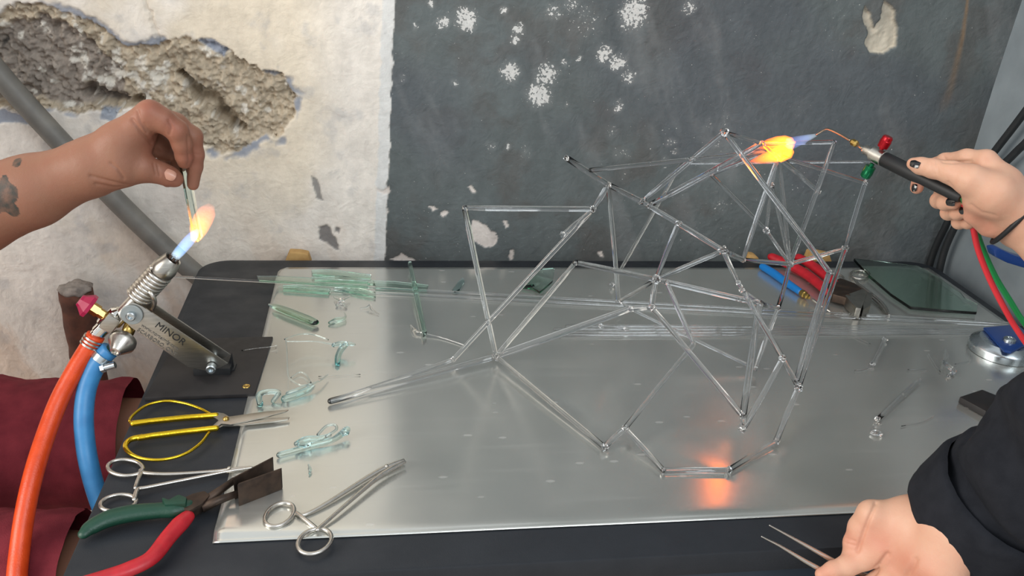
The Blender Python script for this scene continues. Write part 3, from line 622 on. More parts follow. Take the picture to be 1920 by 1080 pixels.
obj('blade', prism(ppath([(415, 797), (440, 791), (510, 786), (543, 784), (540, 788), (515, 792), (440, 800), (418, 800), (404, 808), (400, 804), (412, 796)], z-0.002), (0, 0, 0.0016), 0.0004), M['brushed'], sc, sharp=40)
c = at(424, 788, z); obj('pivot_rivet', lathe(c, c+Vector((0, 0, 1)), [(-0.004, 0.003), (0.003, 0.0035), (0.0045, 0.002), (0.0046, 0)], 14), M['brass'], sc)

def forceps(name, label, ring1, ring2, s1, s2, catch, z, r=0.0021, tipr=(0.0025, 0.0022, 0.0017), matn='steel'):
    t = thing(name, label, 'forceps', at(*s1[0], 0), 'steel locking forceps')
    for (cx, cy, a, b_, ang) in (ring1, ring2):
        obj('finger_ring', tube(ring_pts(cx, cy, a, b_, ang, z), 0.0021, 10, closed=True), M[matn], t)
    for i, s in enumerate((s1, s2)):
        obj('shank', tube(catmull(ppath(s, z+(0.0018 if i else -0.0005)), 5), tipr, 10, cap='round', up=(0, 0, 1), flat=0.85), M[matn], t)
    obj('ratchet_catch', tube(ppath(catch, z), 0.0022, 8, cap='round'), M[matn], t)
    c = at(*s1[-2], z); obj('pivot_screw', lathe(c+Vector((0, 0, -0.002)), c+Vector((0, 0, 1)), [(0, 0.002), (0.0045, 0.002), (0.005, 0.0014), (0.005, 0)], 12), M[matn], t)
    return t
forceps('locking_forceps', 'steel locking forceps under the flat jaw pliers, beside the gold scissors', (235, 877, 33, 15, 3), (222, 943, 34, 15, -8), [(264, 882), (272, 887), (320, 889), (400, 884), (430, 880), (470, 876)], [(252, 936), (258, 918), (275, 914), (330, 903), (400, 889), (430, 883), (472, 877)], [(264, 887), (258, 902), (254, 915)], 0.005)
forceps('locking_forceps', 'steel locking forceps lying alone at the front left of the metal sheet', (524, 965, 30, 19, -30), (590, 1015, 33, 22, -22), [(552, 962), (570, 965), (612, 944), (690, 895), (725, 876), (756, 863)], [(596, 993), (610, 980), (650, 945), (705, 898), (732, 880), (758, 866)], [(556, 962), (577, 978), (592, 990)], 0.0068, 0.0022, (.0022, .0020, .0019, .0024, .0030, .0030, .0020))

pz = thing('flat_jaw_pliers', 'flat jaw pliers with one green and one red grip and square paddles', 'pliers', at(350, 960, 0))
obj('green_grip', tube(catmull(ppath([(158, 1000), (172, 988), (205, 972), (250, 962), (300, 957), (326, 955), (352, 949)], [.009, .010, .012, .013, .013, .013, .013]), 5), [0.0058, 0.0085, 0.0098, 0.0098, 0.0088, 0.0098, 0.0075], 14, cap='round', up=(0, 0, 1), flat=0.75), M['greenrub'], pz)
obj('grip_stop', prism(ppath([(304, 943), (318, 948), (336, 938), (352, 944), (350, 956), (310, 958)], 0.014), (0, 0, 0.008), 0.002), M['greenrub'], pz, sharp=40)
obj('red_grip', tube(catmull(ppath([(120, 1102), (200, 1080), (245, 1066), (285, 1045), (315, 1008), (338, 982), (350, 970)], [.009, .010, .011, .012, .012, .012, .012]), 5), [0.0060, 0.0070, 0.0080, 0.0078, 0.0082, 0.0088, 0.0075], 14, cap='round', up=(0, 0, 1), flat=0.75), M['redrub'], pz)
obj('pivot_body', prism(ppath([(330, 962), (345, 950), (362, 942), (385, 936), (396, 944), (382, 960), (358, 974), (346, 970)], 0.006), (0, 0, 0.011), 0.0015), M['darksteel'], pz, sharp=40)
obj('bare_tang', prism(ppath([(316, 960), (338, 958), (340, 966), (318, 968)], 0.010), (0, 0, 0.004), 0.0008), M['steel'], pz, sharp=40)
obj('jaw_arm', tube(ppath([(378, 952), (410, 938), (446, 925)], [.010, .012, .014]), [0.0055, 0.0042, 0.0035], 10), M['darksteel'], pz)
obj('jaw_arm', tube(ppath([(382, 942), (412, 920), (440, 900)], [.011, .013, .015]), [0.0055, 0.0040, 0.0035], 10), M['darksteel'], pz)
q0, q1 = at(448, 951, ZS), at(528, 918, ZS); obj('jaw_paddle', prism([q0, q1, q1+Vector((0, 0.001, 0.0245)), q0+Vector((0, 0.001, 0.0265))], (0.001, 0.0032, 0), 0.0006), M['darksteel'], pz, sharp=40)
q0, q1 = at(440, 938, ZS), at(512, 898, ZS); obj('jaw_paddle', prism([q0, q1, q1+Vector((0, 0.001, 0.0255)), q0+Vector((0, 0.001, 0.0262))], (0.001, 0.0032, 0), 0.0006), M['darksteel'], pz, sharp=40)

# ------------------------------------------------------------------ tools at the back right
np_ = thing('wide_jaw_nippers', 'red handled nippers with wide steel jaws at the back of the metal sheet', 'pliers', at(1570, 560, 0))
obj('red_grip', tube(catmull(ppath([(1448, 482), (1475, 494), (1508, 512), (1532, 530), (1550, 546)], [.014, .013, .012, .012, .012]), 5), [0.0085, 0.0098, 0.0095, 0.0085], 14, cap='round', up=(0, 0, 1), flat=0.8), M['redrub'], np_)
obj('red_grip', tube(catmull(ppath([(1498, 483), (1520, 496), (1545, 515), (1565, 532), (1576, 542)], [.016, .015, .014, .013, .013]), 5), [0.0085, 0.0098, 0.0095, 0.0085], 14, cap='round', up=(0, 0, 1), flat=0.8), M['redrub'], np_)
obj('pivot_body', prism(ppath([(1545, 548), (1572, 535), (1600, 545), (1622, 562), (1604, 580), (1580, 572), (1558, 566)], 0.006), (0, 0, 0.014), 0.002), M['darksteel'], np_, sharp=40)
obj('jaw', prism(ppath([(1580, 572), (1612, 560), (1622, 566), (1610, 598), (1600, 596)], 0.004), (0, 0, 0.018), 0.0015), M['brushed'], np_, sharp=40)
obj('jaw', prism(ppath([(1614, 562), (1632, 566), (1628, 590), (1614, 598)], 0.004), (0, 0, 0.016), 0.0015), M['brushed'], np_, sharp=40)
obj('pivot_pin', lathe(at(1590, 556, 0.019), at(1590, 556, 1.0), [(0, 0.0045), (0.0015, 0.0042), (0.002, 0)], 14), M['darksteel'], np_)
gc = thing('glass_cutter', 'blue handled glass cutter with a brass head beside the red nippers', 'glass cutter', at(1480, 530, 0))
obj('cutter_handle', tube(catmull(ppath([(1430, 500), (1450, 512), (1475, 530), (1500, 547)], [.009, .009, .009, .009]), 4), [0.0062, 0.0070, 0.0066, 0.0056], 14, cap='round'), M['bluegrip'], gc)
a, b_ = at(1499, 546, 0.009), at(1527, 565, 0.009)
bh = obj('brass_head', lathe(a, b_, [(0, 0.0045), (0.006, 0.0045), (0.006, 0.006), (0.014, 0.006), (0.015, 0.0045), (0.021, 0.0045), (0.022, 0.0025), (0.026, 0.0025)], 16), M['brass'], gc, sharp=35)
obj('wheel_holder', tube([at(1525, 563, 0.009), at(1540, 574, 0.0065), at(1556, 584, 0.0045)], [0.0028, 0.0018, 0.0012], 8, cap='round'), M['steel'], bh)
cf = thing('curved_forceps', 'curved steel forceps lying behind the nippers beside the green glass sheet', 'forceps', at(1625, 550, 0), 'steel locking forceps')
obj('finger_ring', tube(ring_pts(1612, 515, 17, 8, 5, 0.006), 0.0019, 10, closed=True), M['steel'], cf)
obj('finger_ring', tube(ring_pts(1566, 520, 16, 7, 10, 0.006), 0.0019, 10, closed=True), M['steel'], cf)
obj('shank', tube(catmull(ppath([(1600, 522), (1610, 533), (1632, 550), (1652, 567), (1662, 580), (1667, 591)], [.007, .007, .0085, .008, .0075, .007]), 5), [0.0020, 0.0026, 0.0028, 0.0020], 10, cap='round'), M['steel'], cf)
obj('shank', tube(catmull(ppath([(1578, 523), (1600, 534), (1628, 552), (1648, 569), (1658, 582), (1666, 592)], [.0055, .0055, .0065, .006, .006, .0055]), 5), [0.0020, 0.0024, 0.0026, 0.0019], 10, cap='round'), M['steel'], cf)

mb = thing('magnet_base', 'round zinc magnet base with a blue plate and bolt at the right', 'magnet base', at(1872, 655, 0))
c = at(1876, 659, ZS); R_ = 0.045
obj('zinc_cup', lathe(c, c+Vector((0, 0, 1)), [(0, R_), (0.009, R_), (0.012, R_*0.97), (0.017, R_*0.80), (0.019, R_*0.74), (0.019, 0)], 48), M['zinc'], mb, sharp=35)
bpl = obj('blue_plate', prism([at(1843, 618, 0.022), at(1905, 612, 0.022), at(1940, 640, 0.022), at(1895, 664, 0.022), at(1882, 661, 0.022)], (0, 0, 0.004), 0.001), M['bluepaint'], mb, sharp=40)
c2 = at(1892, 640, 0.026); obj('bolt_head', lathe(c2, c2+Vector((0, 0, 1)), [(0, 0.009), (0.004, 0.0085), (0.006, 0.006), (0.0062, 0.0035), (0.004, 0.003), (0.004, 0)], 20), M['zinc'], bpl, sharp=35)
bk = obj('black_block', prism(ppath([(1796, 755), (1838, 741), (1885, 760), (1845, 782)], ZS), (0, 0, 0.009), 0.001), M['blackplate'], sharp=40)
tag(bk, 'flat black block on the metal sheet beside the dark sleeve', 'block')
cl = thing('bar_clamp', 'dark blue lever of a clamp at the right edge of the table', 'clamp', Vector((TX1-0.01, 1.03, T0)))
def XC(x, y): return atY(x, y, 1.05)
obj('lever', prism([XC(1862, 468), XC(1875, 466), XC(1900, 478), XC(1945, 492), XC(1960, 512), XC(1930, 506), XC(1890, 494), XC(1866, 482)], (0, 0.018, 0), 0.003), M['bluepaint'], cl, sharp=40)
obj('clamp_bar', box((TX1+0.012, 1.062, T0+0.045), 0.012, 0.006, 0.19, 0.001), M['steel'], cl, sharp=40)
obj('clamp_body', box((TX1+0.004, 1.06, T0+0.10), 0.05, 0.02, 0.045, 0.004), M['bluepaint'], cl, sharp=40)
obj('clamp_pad', box((TX1-0.012, 1.06, T0+0.0075), 0.036, 0.03, 0.013, 0.003), M['blackrub'], cl, sharp=40)

# ------------------------------------------------------------------ the glass rod sculpture
SN = {}
def node(k, x, y, Y=None, z=None): SN[k] = at(x, y, z) if z is not None else atY(x, y, Y)
for a in (('A', 620, 752, None, .0075), ('B', 930, 668, None, .013), ('C', 850, 674, None, .012), ('FT', 1133, 838, None, .0075), ('T', 1148, 533, None, .0075),
          ('F', 871, 390, .975), ('E', 1112, 392, 1.0), ('D', 1055, 440, 1.0), ('G', 1140, 346, 1.02), ('H', 1062, 296, .97), ('K', 1108, 319, .99), ('I', 1203, 378, 1.05), ('I2', 1219, 384, 1.05),
          ('L', 1358, 248, 1.07), ('P', 1428, 269, 1.10), ('Q', 1564, 266, 1.10), ('N', 1460, 292, 1.115), ('W', 1481, 495, 1.09), ('O', 1393, 487, 1.05), ('S', 1277, 306, 1.18), ('R', 1622, 343, 1.12), ('R2', 1638, 303, 1.13),
          ('Y', 1535, 360, 1.12), ('U', 1333, 327, 1.10), ('V', 1437, 432, 1.12), ('X', 1447, 346, 1.118), ('KN', 1432, 284, 1.12), ('UE', 1420, 292, 1.115), ('Z', 1555, 510, .97), ('AA', 1585, 466, 1.05), ('AB', 1497, 727, .85), ('AB0', 1494, 712, .853),
          ('J', 1160, 566, 1.05), ('AE', 1230, 524, .98), ('AH', 1079, 492, .955), ('AI', 1222, 576, .965), ('AI0', 1182, 579, .978), ('AC', 1272, 419, 1.03), ('AD', 1356, 470, 1.0), ('AF', 1391, 544, .955), ('AF1', 1384, 530, .965), ('AJ', 1425, 569, .95),
          ('AN', 1459, 578, 1.0), ('AM', 1416, 691, None, .010), ('AK', 1301, 646, .93), ('AK0', 1250, 530, .975), ('AU', 1172, 803, .822), ('AT', 1244, 882, None, .0065), ('AS', 1366, 881, None, .0065), ('AR', 1455, 828, None, .0075), ('AO', 1393, 780, .80), ('AQ', 1392, 806, .797), ('AG', 1468, 672, .86), ('JX', 1186, 581, 1.04)):
    node(*a)
gs = thing('glass_sculpture', 'tall open lattice of clear bent glass rods standing on the metal sheet', 'sculpture', SN['FT'])
RODS = [('A','B',3.4),('A','C',2.4),('B','F',3.0),('F','E',3.0),('E','G',3.0),('E','D',2.4),('C','E',2.9),('G','H',3.3),('G','I',3.2),('G','J',2.6),('K','KN',2.6),('I','L',3.0),('I','S',2.4),('S','T',2.4),('S','R2',1.6),('R2','R',2.2),
        ('I2','P',3.4),('I2','U',2.4),('U','UE',2.4),('U','V',2.3),('V','W',2.4),('V','X',2.2),('X','N',2.2),('P','L',2.4),('P','Q',2.8),('P','Y',2.6),('N','Y',2.4),('N','O',2.8),('N','W',2.4),('X','W',2.2),('N','R',2.6),('Q','W',3.0),('L','Z',3.2),('R','AA',2.8),('AA','W',2.8),('AA','AB',3.0),('Z','AB0',3.0),
        ('I','AC',3.0),('AC','AD',3.2),('AC','AE',2.9),('AD','O',3.2),('O','W',2.8),('AD','AE',2.8),('AD','AF1',2.9),('AF1','AG',2.8),('AF','AJ',2.4),('AE','AH',3.2),('AE','J',2.5),('AE','AI',3.2),('AE','AJ',3.2),('AK0','AK',2.8),('AH','B',2.9),('J','JX',2.2),('JX','AM',1.9),
        ('AI','AI0',3.0),('AI0','B',3.9),('AI','AO',3.0),('AJ','AO',3.6),('AJ','AN',2.6),('AN','W',2.8),('AN','AM',2.8),('AK','AU',2.8),('AU','FT',3.0),('B','FT',2.8),('AO','AQ',2.8),('AQ','AG',3.0),('AG','AB',2.8),('AB','AR',3.0),('AR','AS',2.6),('AS','AT',2.6),('AT','AU',2.6)]
JO = {'B': 6.5, 'C': 4.2, 'FT': 5.0, 'G': 5.2, 'E': 5.0, 'D': 4.0, 'I': 5.4, 'I2': 4.6, 'L': 6.2, 'P': 5.6, 'W': 6.4, 'O': 4.4, 'AA': 5.0, 'R': 4.4, 'AB': 6.4, 'AG': 5.0, 'AJ': 5.6, 'AN': 4.4, 'AE': 7.2, 'AI': 5.2, 'AC': 5.0, 'AD': 7.4, 'J': 5.0, 'AS': 4.4, 'AO': 4.4, 'AQ': 4.4, 'V': 5.6, 'X': 4.2, 'AR': 4.4, 'AU': 4.4, 'Y': 3.8, 'T': 5.0, 'AF': 4.0, 'H': 3.6, 'AM': 3.4, 'AK': 3.6, 'Q': 3.3}
for a, b_, r in RODS:
    p, q = SN[a], SN[b_]; d = (q-p); u_ = d.normalized(); p = p+u_*JO.get(a, 0)*0.0006; q = q-u_*JO.get(b_, 0)*0.0006; d = q-p; n = max(2, int(d.length/0.03)); sag = d.cross(Vector((0.3, 0.2, 1))).normalized()*0.0006
    path = [p.lerp(q, i/n)+sag*math.sin(math.pi*i/n) for i in range(n+1)]
    obj('glass_rod', tube(path, r*0.00112, 14, cap='round'), M['clear'], gs)
for i, (k, r) in enumerate(JO.items()):
    zc = max(SN[k].z, T0+ZS+r*0.0008)
    obj('glass_joint', blob((SN[k].x, SN[k].y, zc), r*0.00085, i, 0.45, 1.3, 3), M['joint'], gs)
# red-hot glass at the point being worked
m, nt, b = newmat('hot_glass'); b.inputs['Base Color'].default_value = (0.9, 0.4, 0.05, 1); b.inputs['Emission Color'].default_value = (1.0, 0.30, 0.01, 1); b.inputs['Emission Strength'].default_value = 5.0
obj('hot_joint', blob(SN['N'], 0.0062, 40, 0.4, 1.3, 3), m, gs)

# ------------------------------------------------------------------ long thin rods lying across the sheet
for i, (x0, y0, x1, y1, r, lab, zz) in enumerate(((318, 518, 1890, 606, 2.0, 'long thin glass rod, rearmost, sticking out past the left table edge', .0075), (560, 541, 1895, 611, 1.9, 'long thin glass rod just in front of the rearmost one', .0055), (1062, 611, 1885, 613, 1.8, 'long thin glass rod in the bundle, third from the back', .0050), (1040, 617, 1880, 616, 1.8, 'long thin glass rod in the bundle, third from the front', .0050), (1070, 623, 1890, 620, 1.8, 'long thin glass rod in the bundle, second from the front', .0050), (1052, 628, 1886, 624, 1.9, 'long thin glass rod in the bundle, nearest the camera', .0050))):
    p, q = at(x0, y0, zz), at(x1, y1, zz if zz < .007 else .006); d = q-p
    o = obj('thin_glass_rod', tube([p.lerp(q, k/10) for k in range(11)], r*0.001, 10, cap='round'), M['clear']); tag(o, lab, 'glass rod', 'long thin glass rods')

# ------------------------------------------------------------------ pieces of window glass
def shard(name, pts, label, thick=0.004, z=None, group='window glass strips and shards', m='green', zs=None, cat='glass shard'):
    z = ZS+0.0004 if z is None else z
    P = [at(x, y, (zs[i] if zs else z)) for i, (x, y) in enumerate(pts)]
    o = obj(name, prism(P, (0, 0, thick), 0.0005), M[m], smooth=False); tag(o, label, cat, group); return o
shard('glass_sheet_offcut', [(1600, 489), (1640, 493), (1720, 503), (1760, 525), (1800, 553), (1808, 563), (1832, 575), (1830, 590), (1770, 586), (1706, 580), (1670, 556), (1628, 520)], 'big pointed sheet of greenish window glass at the back right', 0.0048, 0.006, None, cat='glass sheet')
shard('glass_strip', [(482, 521), (520, 521), (690, 531), (690, 541), (486, 529)], 'longest glass strip of the pile, its left end over the black table', 0.0038, 0.0085)
shard('glass_strip', [(584, 510), (620, 509), (696, 519), (694, 527), (586, 518)], 'rearmost short glass strip of the pile by the back edge', 0.0042)
shard('glass_strip', [(584, 523), (640, 521), (700, 529), (702, 536), (590, 531)], 'glass strip wedged under the rear strips of the pile', 0.0038, ZS+0.0004)
shard('glass_strip', [(531, 539), (560, 538), (620, 545), (616, 553), (531, 547)], 'short rounded glass strip at the front left of the pile', 0.004)
shard('glass_strip', [(625, 543), (660, 540), (704, 551), (704, 560), (680, 556)], 'narrow tapering glass strip at the front right of the pile', 0.0035)
shard('glass_strip', [(700, 530), (740, 531), (803, 538), (800, 547), (704, 541)], 'rough edged glass strip passing under the upright strip', 0.0038)
shard('glass_strip', [(765, 497), (771, 496), (783, 545), (800, 628), (793, 634), (776, 560)], 'narrow green glass strip lying crosswise over the others', 0.006, None, zs=[.012, .012, .0095, .005, .005, .0092])
bar = at(505, 571, 0.006), at(592, 604, 0.006)
o = obj('melted_glass_bar', tube(catmull([at(505, 571, .008), at(517, 575, .008), at(545, 586, .008), at(575, 598, .008), at(589, 604, .008)], 4), [0.002, 0.0065, 0.0078, 0.0078, 0.0068], 14, cap='round', up=(0, 0, 1), flat=0.55), M['green']); tag(o, 'thick greenish glass bar with one round melted end near the torch plate', 'glass bar')
shard('glass_shard', [(978, 541), (988, 522), (1005, 509), (1040, 506), (1036, 530), (1012, 551), (996, 543)], 'green curved glass shard behind the sculpture near the back edge', 0.004, zs=[.0034, .0034, .008, .014, .008, .0034, .0034])
shard('glass_shard', [(848, 546), (858, 532), (868, 523), (871, 530), (862, 545), (852, 551)], 'small clear glass splinter standing between the strip and the sculpture', 0.003, m='aqua')

# squeezed and pulled scraps
def scrap(name, label, paths, m='aqua', blobs=(), group='pulled and squeezed glass scraps', cat='glass scrap'):
    parts = []
    for pts, r in paths:
        P = [at(x, y, zz) for x, y, zz in pts]; P = catmull(P, 5) if len(P) > 2 else P
        parts.append(tube(P, [q*0.001 for q in r], 10, cap='round'))
    for i, (x, y, zz, r, scl) in enumerate(blobs): parts.append(blob(at(x, y, zz), r*0.001, i+len(label), 0.4, 1.5, 3, scl))
    o = obj(name, merge(*parts), M[m]); tag(o, label, cat, group); return o
scrap('glass_scrap', 'long squeezed aqua glass scrap with a loop, in front of the sculpture tip', [([(524, 853, .006), (550, 846, .006), (590, 834, .007), (625, 824, .008), (650, 806, .012)], [3.4, 3.6, 4.2, 3.2, 4.2]), ([(556, 832, .010), (575, 824, .014), (600, 822, .012), (618, 816, .012)], [3.0, 4.0, 3.2, 2.2]), ([(596, 815, .014), (612, 799, .018), (628, 797, .018), (630, 806, .016), (612, 818, .013)], [1.6, 1.6, 1.6, 1.6, 1.6])], blobs=((570, 834, .008, 5.5, (1.3, .8, .5)), (645, 812, .011, 4.5, (1.1, .8, .6))))
scrap('glass_scrap', 'chunky bent aqua glass scrap beside the black plate corner', [([(488, 758, .006), (486, 742, .010), (498, 735, .014), (522, 736, .012), (512, 752, .005)], [3.6, 4.0, 3.2, 3.4, 2.6])])
scrap('glass_scrap', 'ribbed aqua glass scrap with clear pulled loops behind it', [([(534, 748, .006), (556, 741, .007), (576, 733, .008), (588, 724, .009)], [4.6, 5.0, 4.2, 2.0]), ([(540, 738, .010), (560, 730, .012), (580, 722, .012), (600, 714, .010), (615, 702, .008)], [2.8, 2.6, 1.8, 1.2, 0.8]), ([(584, 722, .012), (562, 722, .012), (546, 712, .012), (540, 702, .014), (538, 660, .022), (536, 637, .026)], [1.6, 1.0, 0.9, 0.9, 0.8, 0.8]), ([(546, 708, .005), (562, 698, .006), (574, 703, .006), (583, 718, .006)], [0.9, 1.0, 1.0, 1.0])])
scrap('glass_scrap', 'twisted light blue glass tail with a long thread, at the left of the sheet', [([(632, 683, .005), (634, 668, .008), (640, 655, .012), (648, 647, .016)], [3.0, 4.2, 4.4, 3.6]), ([(626, 647, .018), (640, 644, .018), (655, 645, .018), (664, 646, .016)], [3.0, 3.4, 3.0, 2.0]), ([(626, 646, .018), (590, 640, .020), (560, 640, .022), (536, 640, .024)], [1.4, .8, .7, .7]), ([(534, 636, .024), (560, 627, .022), (585, 627, .020), (615, 637, .018)], [1.0, 1.0, 1.1, 1.0])])
scrap('glass_scrap', 'small crumpled glass lump in front of the strip pile', [([(628, 558, .006), (640, 562, .010), (655, 556, .008)], [1.8, 2.6, 1.6]), ([(632, 572, .005), (640, 566, .008), (648, 574, .005)], [2.4, 2.4, 2.4])], m='clear', blobs=((641, 568, .006, 4.5, (1.2, .8, .7)),))
scrap('glass_scrap', 'small greenish glass drop with a curled tail below the strip pile', [([(618, 605, .005), (630, 601, .006), (644, 598, .006), (648, 592, .007), (646, 586, .008)], [2.2, 4.2, 3.2, 1.2, 0.8])], m='green')
scrap('glass_scrap', 'tiny glass curl with two fine threads right of the greenish drop', [([(676, 578, .004), (688, 576, .006), (694, 572, .009), (697, 580, .006), (710, 589, .004)], [0.6, 1.2, 2.0, 1.6, 0.6])], m='clear')
scrap('glass_scrap', 'white glass knot with a long fine thread under the upright strip', [([(770, 610, .004), (776, 618, .006), (788, 624, .006), (830, 634, .004), (878, 650, .004)], [1.2, 2.8, 1.6, .7, .6])], m='clear')
scrap('glass_scrap', 'small glass rod stub with a white ball end at the right of the sheet', [([(1659, 637, .006), (1648, 660, .006), (1637, 683, .005)], [2.9, 2.7, 2.9]), ([(1637, 684, .004), (1620, 692, .004), (1603, 694, .004)], [1.2, .7, .6])], m='clear', blobs=((1659, 636, .006, 3.8, (1, 1, .8)), (1636, 682, .006, 4.0, (1, 1, .8))))
scrap('glass_scrap', 'straight glass rod offcut lying diagonally near the sleeve', [([(1723, 713, .006), (1685, 748, .006), (1648, 784, .006)], [3.2, 3.2, 3.0])], m='clear', blobs=((1646, 786, .006, 3.8, (1, 1, .8)),))
scrap('glass_scrap', 'squashed glass crumb in front of the straight rod offcut', [([(1634, 808, .004), (1640, 798, .006), (1652, 796, .004)], [.7, .8, .6])], m='clear', blobs=((1644, 812, .005, 5.2, (1.4, 1.0, .5)),))
scrap('glass_scrap', 'twisted clear glass scrap left of the magnet base', [([(1773, 655, .006), (1775, 668, .008), (1772, 680, .009), (1782, 690, .008), (1788, 696, .006), (1778, 704, .005)], [1.2, 3.0, 3.4, 3.2, 3.6, 2.2])], m='clear')
scrap('glass_scrap', 'tiny white glass crumb in front of the looped aqua scrap', [([(579, 872, .004), (582, 880, .005), (580, 888, .004)], [1.2, 1.6, 1.0])], m='aqua')
scrap('glass_scrap', 'thin glass thread with two round beads behind the lattice', [([(1127, 611, .009), (1150, 613, .009), (1173, 616, .009)], [1.8, .5, 1.8])], m='clear', blobs=((1127, 611, .009, 3.4, (1, 1, 1)), (1175, 616, .009, 3.6, (1.2, 1, 1))))
for i, (pts, lab) in enumerate((([(453, 657), (480, 653), (508, 650), (520, 648), (517, 653)], 'fine curled glass thread at the edge of the black plate'), ([(1740, 662), (1752, 682), (1764, 698)], 'short fine glass thread left of the twisted scrap'), ([(1690, 799), (1730, 791), (1752, 779)], 'fine glass thread right of the squashed crumb'), ([(1702, 693), (1720, 693), (1738, 691)], 'tiny bent glass thread above the straight rod offcut'), ([(1790, 683), (1804, 680), (1818, 677)], 'fine glass thread pointing at the magnet base'), ([(1598, 629), (1615, 637), (1632, 645)], 'fine glass thread beside the ball ended stub'), ([(597, 706), (630, 704), (676, 702)], 'fine dark glass thread below the light blue tail'))):
    o = obj('glass_thread', tube(catmull(ppath(pts, PZ+0.001 if i == 0 else ZS+0.001), 4), 0.0005, 6), M['clear']); tag(o, lab, 'glass thread', 'fine glass threads')

# glass strip held over the burner
o = obj('held_glass_strip', prism([atY(332, 292, .985), atY(343, 290, .985), atY(357, 345, .988), atY(376, 446, .992), atY(370, 455, .992), atY(360, 440, .991)], (0.002, 0.005, 0), 0.0006), M['green'], smooth=False); tag(o, 'narrow glass strip held in the tattooed hand over the burner flame', 'glass strip')

# ------------------------------------------------------------------ hand torch
tp = lambda x, y, Y: atY(x, y, Y)
h0, h1 = tp(1643, 291, 1.0), tp(1797, 368, .895)
ht = thing('hand_torch', 'slim black hand torch with red and green knobs, lit, over the sculpture', 'torch', h1)
hd = (h1-h0).normalized()
obj('torch_handle', lathe(h0, h1, [(0.010, 0.0085), (0.012, 0.0094), (0.055, 0.0094), (0.068, 0.0078), ((h1-h0).length, 0.0074), ((h1-h0).length+0.004, 0.006)], 24), M['blackrub'], ht, sharp=40)
vbd = obj('valve_body', lathe(h0-hd*0.019, h1, [(0, 0.0055), (0.0015, 0.0062), (0.012, 0.0062), (0.013, 0.0095), (0.030, 0.0098), (0.031, 0.0085)], 24), M['steel'], ht, sharp=35)
side = (tp(1657, 268, 0.993)-tp(1626, 322, 1.0)).normalized()
kr, kg = tp(1650, 284, .992), tp(1638, 303, .995)
obj('red_knob', lathe(kr+side*0.003, kr+side, [(0, 0.003), (0.003, 0.003), (0.003, 0.0066), (0.012, 0.0073), (0.013, 0.0066), (0.016, 0.0066), (0.018, 0.0055), (0.018, 0)], 18), M['redanod'], vbd, sharp=35)
obj('green_knob', lathe(kg-side*0.003, kg-side, [(0, 0.003), (0.004, 0.003), (0.004, 0.0066), (0.014, 0.0072), (0.015, 0.0066), (0.018, 0.0066), (0.020, 0.0052), (0.020, 0)], 18), M['greenanod'], vbd, sharp=35)
tnk = obj('torch_neck', tube([tp(1634, 288, 1.005), tp(1603, 269, 1.035)], 0.0024, 12), M['steel'], ht)
obj('neck_nut', lathe(tp(1607, 271, 1.03), tp(1590, 261, 1.047), [(0, 0.0030), (0.002, 0.0046), (0.008, 0.0046), (0.012, 0.0026)], 8), M['brass'], tnk, smooth=False)
obj('torch_tip_tube', tube(catmull([tp(1597, 265, 1.04), tp(1575, 252, 1.062), tp(1556, 243, 1.08), tp(1547, 243, 1.088), tp(1530, 253, 1.098)], 5), [0.0017, 0.0016, 0.0016, 0.0015, 0.0015], 10), mat('heat_tinted_steel', (168, 152, 138), 0.28, 1.0), ht)
g0, g1 = tp(1531, 253, 1.098), tp(1480, 270, 1.108)
emis_flame('blue_flame', [(g0, 0.0020), (g0.lerp(g1, .25), 0.0042), (g0.lerp(g1, .7), 0.0075), (g1, 0.0090), (tp(1474, 276, 1.109), 0.004)],
           [(0.0, (0.8, 0.95, 1.0)), (0.28, (0.42, 0.55, 0.95)), (0.6, (0.16, 0.2, 0.5)), (1.0, (0.10, 0.10, 0.30))], ht, 70)
emis_flame('orange_flame', [(tp(1488, 274, 1.11), 0.005), (tp(1482, 272, 1.111), 0.0105), (tp(1470, 271, 1.112), 0.0125), (tp(1455, 270, 1.113), 0.0105), (tp(1440, 271, 1.114), 0.0075), (tp(1428, 274, 1.115), 0.005), (tp(1418, 278, 1.116), 0.002)],
           [(0.0, (1.0, 0.15, 0.0)), (0.30, (1.0, 0.15, 0.0)), (0.65, (0.8, 0.11, 0.0)), (1.0, (0.3, 0.035, 0.0))], ht, 300, 0.3)
emis_flame('yellow_flame', [(tp(1487, 281, 1.106), 0.004), (tp(1480, 284, 1.107), 0.0095), (tp(1466, 288, 1.108), 0.0112), (tp(1450, 292, 1.109), 0.0095), (tp(1434, 296, 1.110), 0.0072), (tp(1420, 300, 1.111), 0.0045), (tp(1407, 302, 1.112), 0.0015)],
           [(0.0, (1.0, 0.16, 0.0)), (0.35, (1.0, 0.18, 0.0)), (0.65, (0.9, 0.13, 0.0)), (1.0, (0.6, 0.06, 0.0))], ht, 330, 0.3)
for nm, mt, pts, lab in (('red_hose', 'redhose', [(1800, 371, .897), (1812, 392, .90), (1823, 420, .91), (1834, 468, .915), (1855, 522, .91), (1880, 572, .90), (1908, 620, .89), (1945, 668, .87), (2000, 700, .80), (2080, 700, .70)], 'thin red gas hose hanging from the hand torch'), ('green_hose', 'greenhose', [(1801, 368, .893), (1815, 396, .905), (1830, 432, .925), (1846, 475, .935), (1868, 522, .93), (1895, 566, .92), (1918, 602, .91), (1955, 645, .89), (2010, 672, .82), (2090, 670, .72)], 'thin green oxygen hose hanging from the hand torch')):
    o = obj(nm, tube(catmull([tp(*q) for q in pts], 6), 0.0037, 12), M[mt]); tag(o, lab, 'hose', 'torch hoses')
